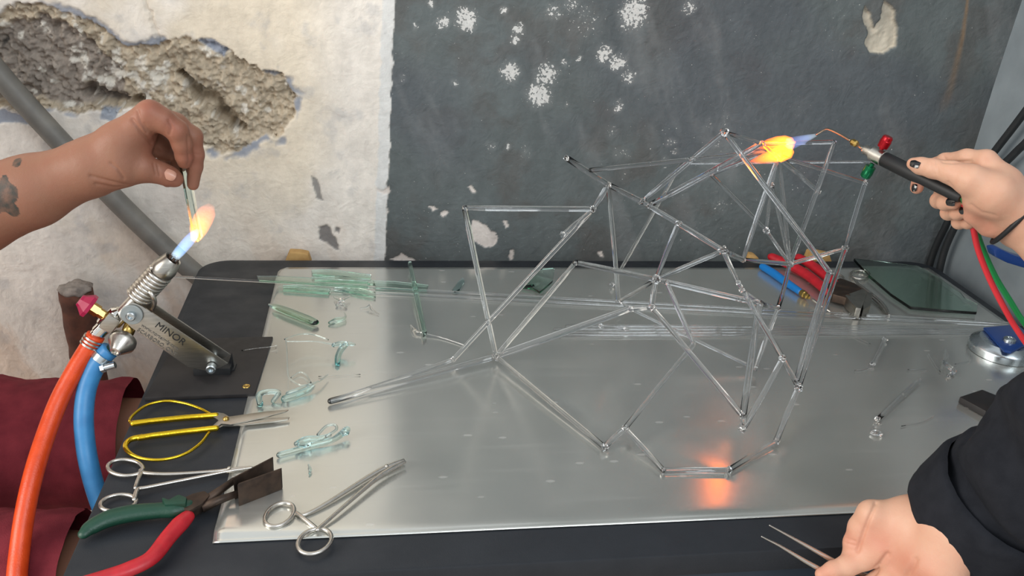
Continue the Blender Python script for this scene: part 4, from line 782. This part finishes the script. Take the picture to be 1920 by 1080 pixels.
# tweezers held at the front
tz = thing('tweezers', 'thin pointed tweezers held open in the hand at the front', 'tweezers', atY(1570, 1065, .60))
obj('tweezer_prong', tube([atY(1443, 985, .612), atY(1478, 1004, .61), atY(1530, 1033, .605), atY(1580, 1062, .60), atY(1650, 1090, .59)], [0.0006, 0.0012, 0.0022, 0.003, 0.0032], 8, cap='round'), M['steel'], tz)
obj('tweezer_prong', tube([atY(1428, 1006, .606), atY(1460, 1022, .605), atY(1510, 1052, .60), atY(1560, 1080, .595), atY(1650, 1096, .588)], [0.0006, 0.0012, 0.0022, 0.003, 0.0032], 8, cap='round'), M['steel'], tz)

# ------------------------------------------------------------------ people: smooth blended bodies meshed from distance fields
def surface_nets(G, org, h):
    ins = G < 0; nx, ny, nz = G.shape
    cs = [(a, b, c) for a in (0, 1) for b in (0, 1) for c in (0, 1)]
    cnt = sum(ins[a:nx-1+a, b:ny-1+b, c:nz-1+c].astype(np.int8) for a, b, c in cs)
    cells = np.argwhere((cnt > 0) & (cnt < 8)); idx = -np.ones((nx-1, ny-1, nz-1), np.int64); idx[tuple(cells.T)] = np.arange(len(cells))
    acc = np.zeros((len(cells), 3)); num = np.zeros(len(cells))
    for i, p in enumerate(cs):
        for ax in range(3):
            if p[ax]: continue
            q = list(p); q[ax] = 1
            va = G[cells[:, 0]+p[0], cells[:, 1]+p[1], cells[:, 2]+p[2]]; vb = G[cells[:, 0]+q[0], cells[:, 1]+q[1], cells[:, 2]+q[2]]
            m = (va < 0) != (vb < 0); t = np.where(m, va/(va-vb+1e-12), 0)
            pos = np.array(p, float)[None].repeat(len(cells), 0); pos[:, ax] += t
            acc[m] += pos[m]; num[m] += 1
    V = org+h*(cells+acc/num[:, None]); Q = []
    for ax in range(3):
        u, v = (ax+1) % 3, (ax+2) % 3
        sl0 = [slice(None)]*3; sl1 = [slice(None)]*3; sl0[ax] = slice(0, -1); sl1[ax] = slice(1, None)
        a, b = ins[tuple(sl0)], ins[tuple(sl1)]; e = np.argwhere(a != b)
        e = e[(e[:, u] > 0) & (e[:, v] > 0) & (e[:, u] < G.shape[u]-1) & (e[:, v] < G.shape[v]-1)]
        flip = a[tuple(e.T)]
        def cell(du, dv):
            c = e.copy(); c[:, u] -= du; c[:, v] -= dv; return idx[tuple(c.T)]
        q = np.stack([cell(1, 1), cell(0, 1), cell(0, 0), cell(1, 0)], -1); q[~flip] = q[~flip][:, ::-1]; Q.append(q)
    return V, np.concatenate(Q)
def sdf_body(chains, h, k_in=0.010, k_out=0.0035, clip=None, relax=2):
    """chains: lists of (point, radius); capsules in a chain blend softly, chains blend with k_out (or their own)"""
    pts = [np.array(p) for ch, *_ in chains for p, r in ch]; rs = max(r for ch, *_ in chains for p, r in ch)
    lo = np.min(pts, 0)-rs-4*h; hi = np.max(pts, 0)+rs+4*h
    if clip is not None: lo = np.maximum(lo, clip[0]); hi = np.minimum(hi, clip[1])
    n = np.ceil((hi-lo)/h).astype(int)+1; G = np.full(n, 0.2, np.float32)
    ax = [lo[i]+h*np.arange(n[i]) for i in range(3)]
    def smin(a, b, k):
        t = np.clip(0.5+0.5*(b-a)/k, 0, 1); return b*(1-t)+a*t-k*t*(1-t)
    for ch, k in [(c[0], c[1] if len(c) > 1 else k_out) for c in chains]:
        P = np.array([p for p, r in ch]); Rr = np.array([r for p, r in ch]); pad = Rr.max()+0.03
        i0 = np.maximum(np.floor((P.min(0)-pad-lo)/h).astype(int), 0); i1 = np.minimum(np.ceil((P.max(0)+pad-lo)/h).astype(int)+1, n)
        if np.any(i1 <= i0): continue
        X, Y, Z = np.meshgrid(*[ax[i][i0[i]:i1[i]] for i in range(3)], indexing='ij', sparse=True)
        D = None
        for (a, ra), (b, rb) in zip(ch[:-1], ch[1:]):
            a = np.array(a); b = np.array(b); d = b-a; L2 = d.dot(d)+1e-12
            t = np.clip(((X-a[0])*d[0]+(Y-a[1])*d[1]+(Z-a[2])*d[2])/L2, 0, 1)
            q = np.sqrt((X-a[0]-d[0]*t)**2+(Y-a[1]-d[1]*t)**2+(Z-a[2]-d[2]*t)**2)-(ra+(rb-ra)*t)
            D = q if D is None else smin(D, q, min(k_in, 0.6*min(ra, rb)))
        s = tuple(slice(i0[i], i1[i]) for i in range(3)); G[s] = smin(G[s], D.astype(np.float32), k)
    return surface_nets(G, lo, h)
def np_mesh(name, V, Q, mat_, parent, attr=None):
    me = bpy.data.meshes.new(name); me.vertices.add(len(V)); me.vertices.foreach_set('co', V.astype(np.float32).ravel())
    me.loops.add(Q.size); me.loops.foreach_set('vertex_index', Q.ravel().astype(np.int32)); me.polygons.add(len(Q))
    me.polygons.foreach_set('loop_start', np.arange(0, Q.size, 4, dtype=np.int32)); me.polygons.foreach_set('use_smooth', np.ones(len(Q), bool)); me.update(); me.validate()
    if attr is not None:
        a = me.attributes.new('skin', 'FLOAT_COLOR', 'POINT'); c = np.ones((len(V), 4), np.float32); c[:, :3] = attr; a.data.foreach_set('color', c.ravel())
    me.materials.append(mat_); o = bpy.data.objects.new(name, me); C.objects.link(o); o.parent = parent; o.matrix_parent_inverse = WM[parent.name].inverted(); WM[o.name] = Matrix.Identity(4)
    return o
def smooth_np(V, Q, it, lam=0.5):
    for _ in range(it):
        S_ = np.zeros_like(V); n = np.zeros(len(V))
        for i in range(4):
            a, b = Q[:, i], Q[:, (i+1) % 4]; np.add.at(S_, a, V[b]); np.add.at(S_, b, V[a]); np.add.at(n, a, 1); np.add.at(n, b, 1)
        V = V+lam*(S_/np.maximum(n, 1)[:, None]-V)
    return V
def chain(pts, sc):                        # (px, py, Y, radius in px) -> [(point, radius in m)]
    return [(tuple(atY(x, y, Y)), r/sc) for x, y, Y, r in pts]
def nail(p, tipdir, nrm, ln, wd, mat_, parent, name='fingernail'):
    t = Vector(tipdir).normalized(); n = Vector(nrm); n = (n-t*n.dot(t)).normalized(); s = t.cross(n); V, Fc = [], []; a, b = 8, 6
    for i in range(a+1):
        u = i/a*2-1; w_ = wd*(1-0.22*max(0, u)**3-0.10*max(0, -u)**3)
        for j in range(b+1):
            v = j/b*2-1; V.append(Vector(p)+t*(u*ln*0.5-0.0012*v*v*(1 if u > 0 else -0.6)*abs(u))+s*(v*w_*0.5)+n*(-0.24*wd*v*v-0.0006*u*u))
    for i in range(a):
        for j in range(b): k = i*(b+1)+j; Fc.append((k, k+1, k+b+2, k+b+1))
    k = len(V); V += [q-n*0.0007 for q in V]; Fc += [tuple(x+k for x in f[::-1]) for f in Fc]
    return obj(name, (V, Fc), mat_, parent)
def crease(V, Q, cr):
    c = np.zeros_like(V); fn = np.cross(V[Q[:, 1]]-V[Q[:, 0]], V[Q[:, 2]]-V[Q[:, 0]])
    for i in range(4): np.add.at(c, Q[:, i], fn)
    c /= np.maximum(np.linalg.norm(c, axis=1), 1e-12)[:, None]
    cp = np.array([0, 0, T0+HC]); cc = (V-cp) @ MW; px = 960+F*cc[:, 0]/cc[:, 2]; py = 540+F*cc[:, 1]/cc[:, 2]
    vd = cp-V; face = ss(0.15, 0.5, (c*vd).sum(1)/np.linalg.norm(vd, axis=1)); dsp = np.zeros(len(V))
    for pts, wd, dp in cr:                 # skin folds, laid out where they are seen and pressed into the surface
        for (x0, y0_), (x1, y1_) in zip(pts[:-1], pts[1:]):
            ex, ey = x1-x0, y1_-y0_; t = np.clip(((px-x0)*ex+(py-y0_)*ey)/(ex*ex+ey*ey), 0, 1); q = np.hypot(px-x0-t*ex, py-y0_-t*ey)
            dsp = np.maximum(dsp, dp*np.exp(-(q/wd)**2))
    V = V-c*(dsp*face)[:, None]
    return V
def body(name, label, loc, fine, coarse, clip_fine, skin, redpts, tattoos=(), hc=0.011, creases=()):
    t = thing('person', label, 'person', loc)
    Vs, Qs, As = [], [], []; n = 0
    for ch, h in [(f_, 0.0014) for f_ in fine]+[(coarse, hc)]:
        V, Q = sdf_body(ch, h, k_in=0.010 if h < 0.005 else 0.05, k_out=0.0035 if h < 0.005 else 0.05); V = smooth_np(V, Q, 2 if h < 0.005 else 3)
        if h < 0.005 and creases: V = crease(V, Q, creases)
        a = np.zeros((len(V), 3), np.float32)
        for p, r in redpts: a[:, 0] = np.maximum(a[:, 0], 0.5*np.exp(-((V-np.array(p))**2).sum(1)/(r*r)))
        for p, r in tattoos: a[:, 1] = np.maximum(a[:, 1], (np.linalg.norm((V-np.array(p))/np.array(r), axis=1)+0.25*np.sin(V[:, 0]*300)*np.sin(V[:, 2]*260) < 1).astype(np.float32))
        Vs.append(V); Qs.append(Q+n); As.append(a); n += len(V)
    np_mesh('body', np.concatenate(Vs), np.concatenate(Qs), skin, t, np.concatenate(As))
    return t
def cloth(name, chains, h, mat_, parent, wr=0.004, fr=28, k_out=0.05, cut=None, seed=0):
    V, Q = sdf_body(chains, h, k_in=0.05, k_out=k_out); V = smooth_np(V, Q, 2)
    dv = np.array([mnoise.noise(Vector((p[0]*fr+seed, p[1]*fr, p[2]*fr*0.55)))+0.5*mnoise.noise(Vector((p[0]*fr*2.3, p[1]*fr*2.3+seed, p[2]*fr*1.6))) for p in V])
    c = np.zeros_like(V)
    a, b, d = V[Q[:, 0]], V[Q[:, 1]], V[Q[:, 2]]; fn = np.cross(b-a, d-a)
    for i in range(4): np.add.at(c, Q[:, i], fn)
    c /= np.maximum(np.linalg.norm(c, axis=1), 1e-12)[:, None]
    V = V+c*dv[:, None]*wr
    if cut is not None:
        keep = ~np.any(cut(V)[Q], axis=1); Q = Q[keep]
    return np_mesh(name, V, Q, mat_, parent)

# --- person at the left, reaching over the burner with the left hand
sl = 1730.0; y0 = 0.972
hand_l = [
    (chain([(-430, 500, 1.0, 72), (-200, 440, .985, 92), (-60, 398, .975, 84), (60, 358, y0, 66), (165, 316, y0, 50)], sl),),
    (chain([(165, 316, y0, 50), (225, 270, y0, 40), (281, 214, y0, 25)], sl), 0.012),
    (chain([(165, 312, y0+.012, 46), (235, 262, y0+.022, 34), (290, 217, y0+.022, 23)], sl), 0.012),
    (chain([(165, 316, y0+.018, 44), (232, 272, y0+.036, 30), (288, 230, y0+.042, 21)], sl), 0.012),
    (chain([(165, 322, y0+.020, 40), (225, 290, y0+.048, 28), (276, 248, y0+.058, 19)], sl), 0.012),
    (chain([(180, 318, y0-.004, 42), (225, 312, y0-.006, 38), (268, 315, y0-.004, 26), (300, 324, y0, 19.5), (318, 331, y0+.003, 18), (329, 336, y0+.004, 15)], sl), 0.012),
    (chain([(281, 214, y0, 24), (305, 226, y0-.001, 21.5), (332, 245, y0-.001, 19.5), (341, 270, y0+.002, 17.5), (345, 293, y0+.006, 15.5), (346, 304, y0+.008, 13)], sl), 0.006),
    (chain([(290, 217, y0+.022, 22), (330, 233, y0+.022, 20), (361, 256, y0+.021, 18), (366, 290, y0+.020, 16), (365, 312, y0+.020, 15), (362, 346, y0+.018, 11.5)], sl), 0.004),
    (chain([(288, 230, y0+.042, 20), (342, 262, y0+.042, 17), (342, 302, y0+.038, 15), (314, 340, y0+.028, 12)], sl), 0.004),
    (chain([(276, 248, y0+.058, 18), (318, 278, y0+.056, 15), (306, 308, y0+.046, 13.5), (286, 326, y0+.036, 12)], sl), 0.004),
    (chain([(262, 262, y0+.030, 26), (292, 272, y0+.036, 22), (312, 282, y0+.040, 18)], sl), 0.008),
    # web of skin between thumb and index finger
    (chain([(225, 295, y0+.004, 34), (262, 262, y0+.012, 22), (272, 245, y0+.014, 16)], sl), 0.012),
]
V3 = lambda x, y, z: (x, y, z+T0)
elb = atY(-430, 500, 1.0); sh = Vector(V3(-0.80, 1.19, 0.36))
coarse_l = [
    ([(tuple(elb), .043), (tuple(sh), .055)],),
    ([(V3(-.86, 1.02, -.16), .125), (V3(-.85, 1.02, .10), .125), (V3(-.83, 1.01, .30), .12)],), ([(tuple(sh), .06), (V3(-.83, 1.01, .36), .07), (V3(-.80, .83, .36), .06)],),
    ([(V3(-.83, 1.01, .38), .055), (V3(-.80, 1.01, .48), .052)],), ([(V3(-.78, 1.01, .56), .088), (V3(-.80, 1.01, .64), .095)],), ([(V3(-.70, 1.01, .52), .03), (V3(-.685, 1.01, .58), .014)],),
    ([(V3(-.80, .83, .36), .055), (V3(-.82, .76, .08), .045), (V3(-.75, .815, -.035), .033), (V3(-.71, .83, -.06), .030)],),
    ([(V3(-.86, 1.12, -.22), .10), (V3(-.60, 1.135, -.205), .085), (V3(-.26, 1.14, -.20), .062), (V3(-.23, 1.14, -.24), .058), (V3(-.26, 1.14, -.66), .04), (V3(-.16, 1.14, -.715), .03)],),
    ([(V3(-.86, .92, -.22), .10), (V3(-.60, .885, -.225), .088), (V3(-.26, .86, -.225), .064), (V3(-.23, .86, -.26), .06), (V3(-.26, .86, -.66), .04), (V3(-.16, .86, -.715), .03)],)]
P_ = lambda x, y, Y: tuple(atY(x, y, Y))
rest = [([(V3(-.66, .815, -.035), .032), (V3(-.575, .842, -.088), .026)],)]
for i_, (ln, rr_) in enumerate(((.060, .0085), (.078, .0092), (.083, .0092), (.074, .0092))):
    my = .818+.0205*i_; mz = -.104+.002*min(i_, 2)
    rest += [([(V3(-.575, .83+.008*i_, -.090), .022), (V3(-.495, my, mz), .0125)], .012), ([(V3(-.495, my, mz), .0118), (V3(-.495+ln*.5, my-.002+.002*i_, mz-.004), rr_+.001), (V3(-.495+ln*.8, my-.003+.003*i_, mz-.013), rr_), (V3(-.495+ln, my-.003+.003*i_, mz-.022), rr_-.0015)], .003)]
rest += [([(V3(-.585, .855, -.095), .022), (V3(-.54, .900, -.108), .0145), (V3(-.505, .917, -.118), .0115), (V3(-.48, .925, -.128), .009)], .012)]
rest = [([((p[0]-.09, p[1], p[2]), r) for p, r in c_[0]],)+tuple(c_[1:]) for c_ in rest]
pl_ = body('person', 'seated person in maroon shorts with a tattooed forearm holding glass over the burner', Vector(V3(-.85, 1.02, -.75)), [hand_l, rest], coarse_l, None, M['skin_tan'],
           [(P_(283, 195, y0-.01), .02), (P_(330, 235, y0-.015), .016), (P_(345, 305, y0-.01), .014), (P_(325, 335, y0-.01), .016), (P_(368, 300, y0), .022), (P_(362, 345, y0), .014), (P_(300, 270, y0), .02)],
           [(P_(8, 376, y0-.045), (.012, .03, .021)), (P_(-6, 303, y0-.03), (.03, .02, .008)), (P_(-90, 400, y0-.045), (.03, .03, .035))],
           creases=[([(258, 208), (264, 228), (276, 248)], 3.0, .0012), ([(248, 224), (268, 252), (300, 286)], 3.2, .0018), ([(270, 232), (290, 260)], 2.6, .0012), ([(288, 306), (292, 327)], 2.2, .0010), ([(295, 309), (299, 329)], 2.2, .0010), ([(170, 330), (205, 340), (240, 348)], 3.0, .0014), ([(180, 345), (215, 352), (255, 350)], 3.0, .0012), ([(208, 306), (222, 318), (232, 334)], 2.6, .0012), ([(316, 226), (322, 238), (318, 252)], 2.4, .0010), ([(355, 288), (376, 290)], 2.2, .0009), ([(352, 255), (354, 300), (350, 325)], 2.2, .0012)])
tn = atY(319, 328, y0-.0105); nail(tn, atY(330, 338, y0)-atY(300, 324, y0), Vector((-.05, -.85, .45)), .0125, .0115, M['nail'], pl_)
cloth('shorts', [([(V3(-.87, 1.02, -.14), .135), (V3(-.87, 1.02, -.20), .13)],), ([(V3(-.86, 1.12, -.215), .115), (V3(-.60, 1.135, -.200), .100), (V3(-.345, 1.14, -.197), .091)],), ([(V3(-.86, .92, -.22), .115), (V3(-.60, .885, -.225), .104), (V3(-.33, .865, -.225), .093)],)], 0.009, M['maroon'], pl_, 0.006, 22, cut=lambda V: V[:, 0] > -.352)
cloth('shirt', [([(V3(-.86, 1.02, -.12), .138), (V3(-.85, 1.02, .10), .138), (V3(-.83, 1.01, .30), .132)],), ([(tuple(sh), .072), (V3(-.83, 1.01, .36), .08), (V3(-.80, .83, .36), .072)],), ([(tuple(sh), .070), (tuple(elb.lerp(sh, .5)), .062)],), ([(V3(-.80, .83, .36), .068), (V3(-.81, .79, .2), .06)],)], 0.011, M['greyshirt'], pl_, 0.005, 20)
V, Q = sdf_body([([(V3(-.81, 1.01, .60), .10), (V3(-.825, 1.01, .645), .098)],)], 0.011); np_mesh('hair', V, Q, M['hair'], pl_)
st_ = thing('stool', 'round wooden stool under the person in maroon shorts', 'stool', Vector(V3(-.88, 1.02, -.75)))
def stool(t, c, top):
    obj('stool_seat', lathe((c[0], c[1], top-.03), (c[0], c[1], 5), [(0, .17), (.004, .175), (.026, .175), (.03, .17)], 32), M['tan'], t, sharp=40)
    for a in (45, 135, 225, 315):
        dx, dy = math.cos(math.radians(a)), math.sin(math.radians(a)); obj('stool_leg', tube([(c[0]+dx*.12, c[1]+dy*.12, top-.03), (c[0]+dx*.17, c[1]+dy*.17, 0.0)], .014, 10), M['tableedge'], t)
stool(st_, (-.88, 1.02), T0-.31)

# --- person at the right: right hand with the torch, left hand with the tweezers
sr = 1560.0
hand_r = [
    (chain([(2230, 640, .66, 66), (2080, 535, .78, 62), (1985, 462, .84, 55), (1915, 412, .875, 47)], sr),),
    (chain([(1915, 408, .875, 47), (1880, 345, .885, 32), (1848, 302, .905, 20)], sr), 0.012),
    (chain([(1915, 410, .885, 42), (1885, 360, .90, 30), (1862, 318, .925, 19)], sr), 0.012),
    (chain([(1915, 415, .89, 42), (1888, 380, .915, 28), (1872, 342, .94, 18)], sr), 0.012),
    (chain([(1915, 425, .89, 40), (1880, 410, .92, 26), (1868, 375, .95, 17)], sr), 0.012),
    # thumb and its ball, on the near side of the handle
    (chain([(1910, 400, .870, 42), (1862, 362, .872, 36), (1820, 338, .884, 27), (1785, 324, .900, 20), (1750, 316, .917, 17), (1726, 311, .930, 15.5), (1712, 307, .938, 11.5)], sr), 0.012),
    (chain([(1862, 372, .875, 32), (1835, 375, .885, 24), (1830, 400, .892, 20), (1855, 420, .888, 24)], sr), 0.012),
    # index finger along the top, tip coming out below the handle
    (chain([(1848, 302, .905, 20), (1812, 297, .925, 16.5), (1772, 302, .950, 14.5), (1740, 312, .985, 13), (1722, 334, .995, 12.5), (1719, 352, .978, 12.5)], sr), 0.005),
    (chain([(1862, 318, .925, 18), (1810, 335, .965, 15), (1768, 358, .975, 14.5), (1760, 376, .945, 14.5), (1772, 380, .920, 14), (1788, 380, .903, 13)], sr), 0.003),
    (chain([(1872, 342, .94, 17), (1825, 365, .975, 14), (1784, 388, .970, 13.5), (1778, 399, .940, 13.5), (1795, 399, .915, 13), (1811, 395, .902, 12)], sr), 0.003),
    (chain([(1868, 375, .95, 16), (1835, 392, .972, 13), (1800, 410, .96, 12.5), (1798, 417, .935, 12.5), (1815, 417, .915, 12), (1830, 412, .90, 11)], sr), 0.003),
]
s2 = 1950.0
hand_f = [
    (chain([(2200, 665, .445, 88), (2030, 800, .51, 84), (1900, 925, .555, 74), (1778, 982, .575, 62)], s2),),
    (chain([(1780, 985, .58, 58), (1715, 1000, .588, 46), (1652, 1028, .590, 28)], s2), 0.014),
    (chain([(1780, 990, .57, 56), (1730, 1030, .572, 44), (1690, 1068, .574, 28)], s2), 0.014),
    (chain([(1785, 1000, .56, 52), (1750, 1050, .556, 40), (1722, 1100, .558, 27)], s2), 0.014),
    (chain([(1790, 1005, .555, 48), (1772, 1065, .545, 36), (1752, 1122, .545, 25)], s2), 0.014),
    (chain([(1760, 975, .585, 46), (1700, 968, .595, 33), (1634, 965, .604, 25), (1613, 988, .606, 19.5), (1600, 1018, .604, 17.5), (1592, 1042, .602, 13)], s2), 0.014),
    (chain([(1700, 990, .59, 36), (1650, 995, .60, 26), (1632, 1000, .602, 20)], s2), 0.016),
    (chain([(1652, 1028, .590, 27), (1620, 1046, .592, 21), (1590, 1060, .592, 18.5), (1562, 1069, .592, 16), (1540, 1077, .592, 12)], s2), 0.006),
    (chain([(1690, 1068, .574, 27), (1650, 1092, .580, 21), (1610, 1108, .585, 18), (1578, 1104, .590, 15), (1560, 1098, .592, 12)], s2), 0.004),
    (chain([(1722, 1100, .558, 26), (1680, 1130, .565, 20), (1640, 1145, .572, 17), (1612, 1130, .58, 14)], s2), 0.004),
    (chain([(1752, 1122, .545, 24), (1715, 1160, .552, 18), (1680, 1172, .56, 15), (1655, 1155, .565, 13)], s2), 0.004),
]
er = atY(2230, 640, .66); ef = atY(2200, 665, .445); shR = Vector(V3(1.00, .36, .36)); shL = Vector(V3(.76, .16, .36))
coarse_r = [
    ([(tuple(er), .042), (tuple(shR), .052)],), ([(tuple(ef), .045), (tuple(shL), .052)],),
    ([(V3(.93, .20, -.16), .12), (V3(.92, .22, .10), .115), (V3(.89, .25, .30), .11)],), ([(tuple(shR), .055), (V3(.88, .26, .36), .065), (tuple(shL), .055)],),
    ([(V3(.88, .26, .38), .045), (V3(.86, .29, .48), .045)],), ([(V3(.84, .31, .56), .082), (V3(.86, .29, .64), .09)],), ([(V3(.78, .39, .52), .026), (V3(.765, .41, .57), .012)],),
    ([(V3(.98, .28, -.22), .095), (V3(.85, .62, -.215), .06), (V3(.84, .65, -.27), .055), (V3(.86, .62, -.66), .04), (V3(.82, .72, -.715), .03)],),
    ([(V3(.84, .17, -.22), .095), (V3(.58, .46, -.215), .06), (V3(.56, .48, -.27), .055), (V3(.58, .46, -.66), .04), (V3(.52, .55, -.715), .03)],)]
pr_ = body('person', 'person in a black rolled sleeve shirt with black nails holding torch and tweezers', Vector(V3(.93, .20, -.75)), [hand_r, hand_f], coarse_r, None, M['skin_pale'],
           [(P_(1720, 350, .97), .012), (P_(1830, 400, .885), .02), (P_(1850, 425, .88), .022), (P_(1815, 396, .895), .008), (P_(1796, 381, .9), .008), (P_(1652, 1020, .58), .02), (P_(1690, 1060, .56), .024), (P_(1600, 1015, .60), .016), (P_(1545, 1076, .59), .014), (P_(1720, 1090, .54), .024)],
           creases=[([(1722, 926), (1740, 958), (1762, 992)], 3.0, .0013), ([(1731, 923), (1752, 958), (1772, 985)], 2.6, .0009), ([(1642, 944), (1626, 980), (1608, 1032)], 4.0, .0024), ([(1587, 1010), (1604, 1015)], 2.2, .0010), ([(1586, 1018), (1603, 1023)], 2.2, .0009), ([(1664, 1040), (1642, 1070), (1625, 1090)], 5.0, .0030), ([(1716, 1050), (1700, 1082)], 6.0, .0024), ([(1748, 304), (1751, 326)], 2.2, .0007), ([(1756, 304), (1759, 327)], 2.2, .0007), ([(1768, 303), (1785, 305), (1820, 302)], 2.6, .0014), ([(1778, 341), (1792, 360), (1806, 380)], 2.4, .0010), ([(1820, 384), (1840, 398), (1866, 404)], 3.0, .0010), ([(1768, 288), (1773, 300)], 2.0, .0009)])
cam_dir = lambda p: (Vector((0, 0, T0+HC))-Vector(p)).normalized()
p = atY(1716, 304, .9265); nail(p, atY(1708, 303, .94)-atY(1740, 312, .92), cam_dir(p)+Vector((0, 0, .75)), .0125, .0112, M['blacknail'], pr_)
p = atY(1781, 378, .8975); nail(p, atY(1795, 380, .888)-atY(1770, 377, .905), cam_dir(p)*1.0+Vector((-.35, 0, .1)), .0125, .0100, M['blacknail'], pr_)
p = atY(1806, 394, .8940); nail(p, atY(1820, 392, .886)-atY(1794, 396, .900), cam_dir(p)*1.0+Vector((-.35, 0, .1)), .0120, .0092, M['blacknail'], pr_)
p = atY(1711, 352, .974); nail(p, Vector((0, -.3, -1)), Vector((-1, -.15, 0)), .010, .009, M['blacknail'], pr_)
# hair tie round the right wrist
hc_ = atY(1905, 412, .878); hax = (atY(1985, 462, .84)-atY(1885, 385, .885)).normalized(); hu = hax.orthogonal().normalized(); hs = hax.cross(hu)
hc_ = atY(1908, 408, .877)
obj('hair_tie', tube([hc_+(hu*math.cos(a)+hs*math.sin(a))*0.0385 for a in [2*math.pi*i/32 for i in range(32)]], 0.0030, 8, closed=True, up=tuple(hax)), M['blackrub'], pr_)
# black shirt: body, sleeves, turned-back cuff
cloth('shirt', [([(V3(.93, .20, -.14), .135), (V3(.92, .22, .10), .130), (V3(.89, .25, .30), .125)],), ([(tuple(shR), .070), (V3(.88, .26, .36), .078), (tuple(shL), .070)],), ([(tuple(er.lerp(shR, .12)), .060), (tuple(shR), .066)],), ([(tuple(ef), .066), (tuple(shL), .068)],)], 0.011, M['blackcloth'], pr_, 0.006, 20)
def sleeve():
    pth = [(1830, 968, .572), (1875, 938, .562), (1930, 905, .548), (1985, 850, .528), (2050, 790, .505), (2120, 725, .475), (2200, 665, .445), (2270, 610, .42)]
    P = catmull([atY(*q) for q in pth], 8); n = len(P); rad = lerp_list([.056, .058, .060, .061, .062, .064, .066, .066], n)
    V, Fc = tube(P, rad, 56); V = V[:]; out = []
    for i, v in enumerate(V):
        k = i//56; c = P[min(k, n-1)]; d = (v-c); L_ = d.length
        if L_ < 1e-6: out.append(v); continue
        a = math.atan2(d.z, d.y+d.x); t = k/n
        w_ = 0.0042*mnoise.noise(Vector((t*9, math.cos(a)*1.2+t*3, math.sin(a)*1.2)))+0.0034*math.sin(t*26+2.2*math.sin(a+0.6)+mnoise.noise(v*14)*3)
        out.append(c+d*(1+w_/L_))
    obj('sleeve', (out, Fc[:-2]), M['blackcloth'], pr_)
    # cuff: a folded band, open at the hand end
    a0, a1 = atY(1808, 982, .580), atY(1890, 925, .558); ax_ = (a1-a0).normalized(); L_ = (a1-a0).length
    prof = [(0.030, .049), (0.006, .051), (0.001, .054), (0.0, .0575), (0.003, .0605), (0.010, .0615), (L_*0.6, .0640), (L_*0.9, .0650), (L_*0.97, .0635), (L_, .060)]
    V, Fc = lathe(a0, a1, prof, 56)
    V = [v+(v-(a0+ax_*((v-a0).dot(ax_)))).normalized()*(0.0030*mnoise.noise(v*26)+0.0016*mnoise.noise(v*70)) for v in V]
    obj('cuff', (V, Fc[:-2]), M['blackcloth'], pr_)
sleeve()
cloth('trousers', [([(V3(.93, .20, -.16), .13), (V3(.92, .21, -.20), .125)],), ([(V3(.98, .28, -.22), .105), (V3(.85, .62, -.215), .072), (V3(.84, .65, -.27), .068), (V3(.86, .62, -.62), .055)],), ([(V3(.84, .17, -.22), .105), (V3(.58, .46, -.215), .072), (V3(.56, .48, -.27), .068), (V3(.58, .46, -.62), .055)],)], 0.011, M['blackcloth'], pr_, 0.005, 20, seed=5)
V, Q = sdf_body([([(V3(.87, .28, .60), .097), (V3(.88, .265, .645), .095), (V3(.93, .21, .48), .06)],)], 0.011); np_mesh('hair', V, Q, M['hair'], pr_)
s2_ = thing('stool', 'round wooden stool under the person in the black shirt', 'stool', Vector(V3(.93, .20, -.75))); stool(s2_, (.93, .20), T0-.30)
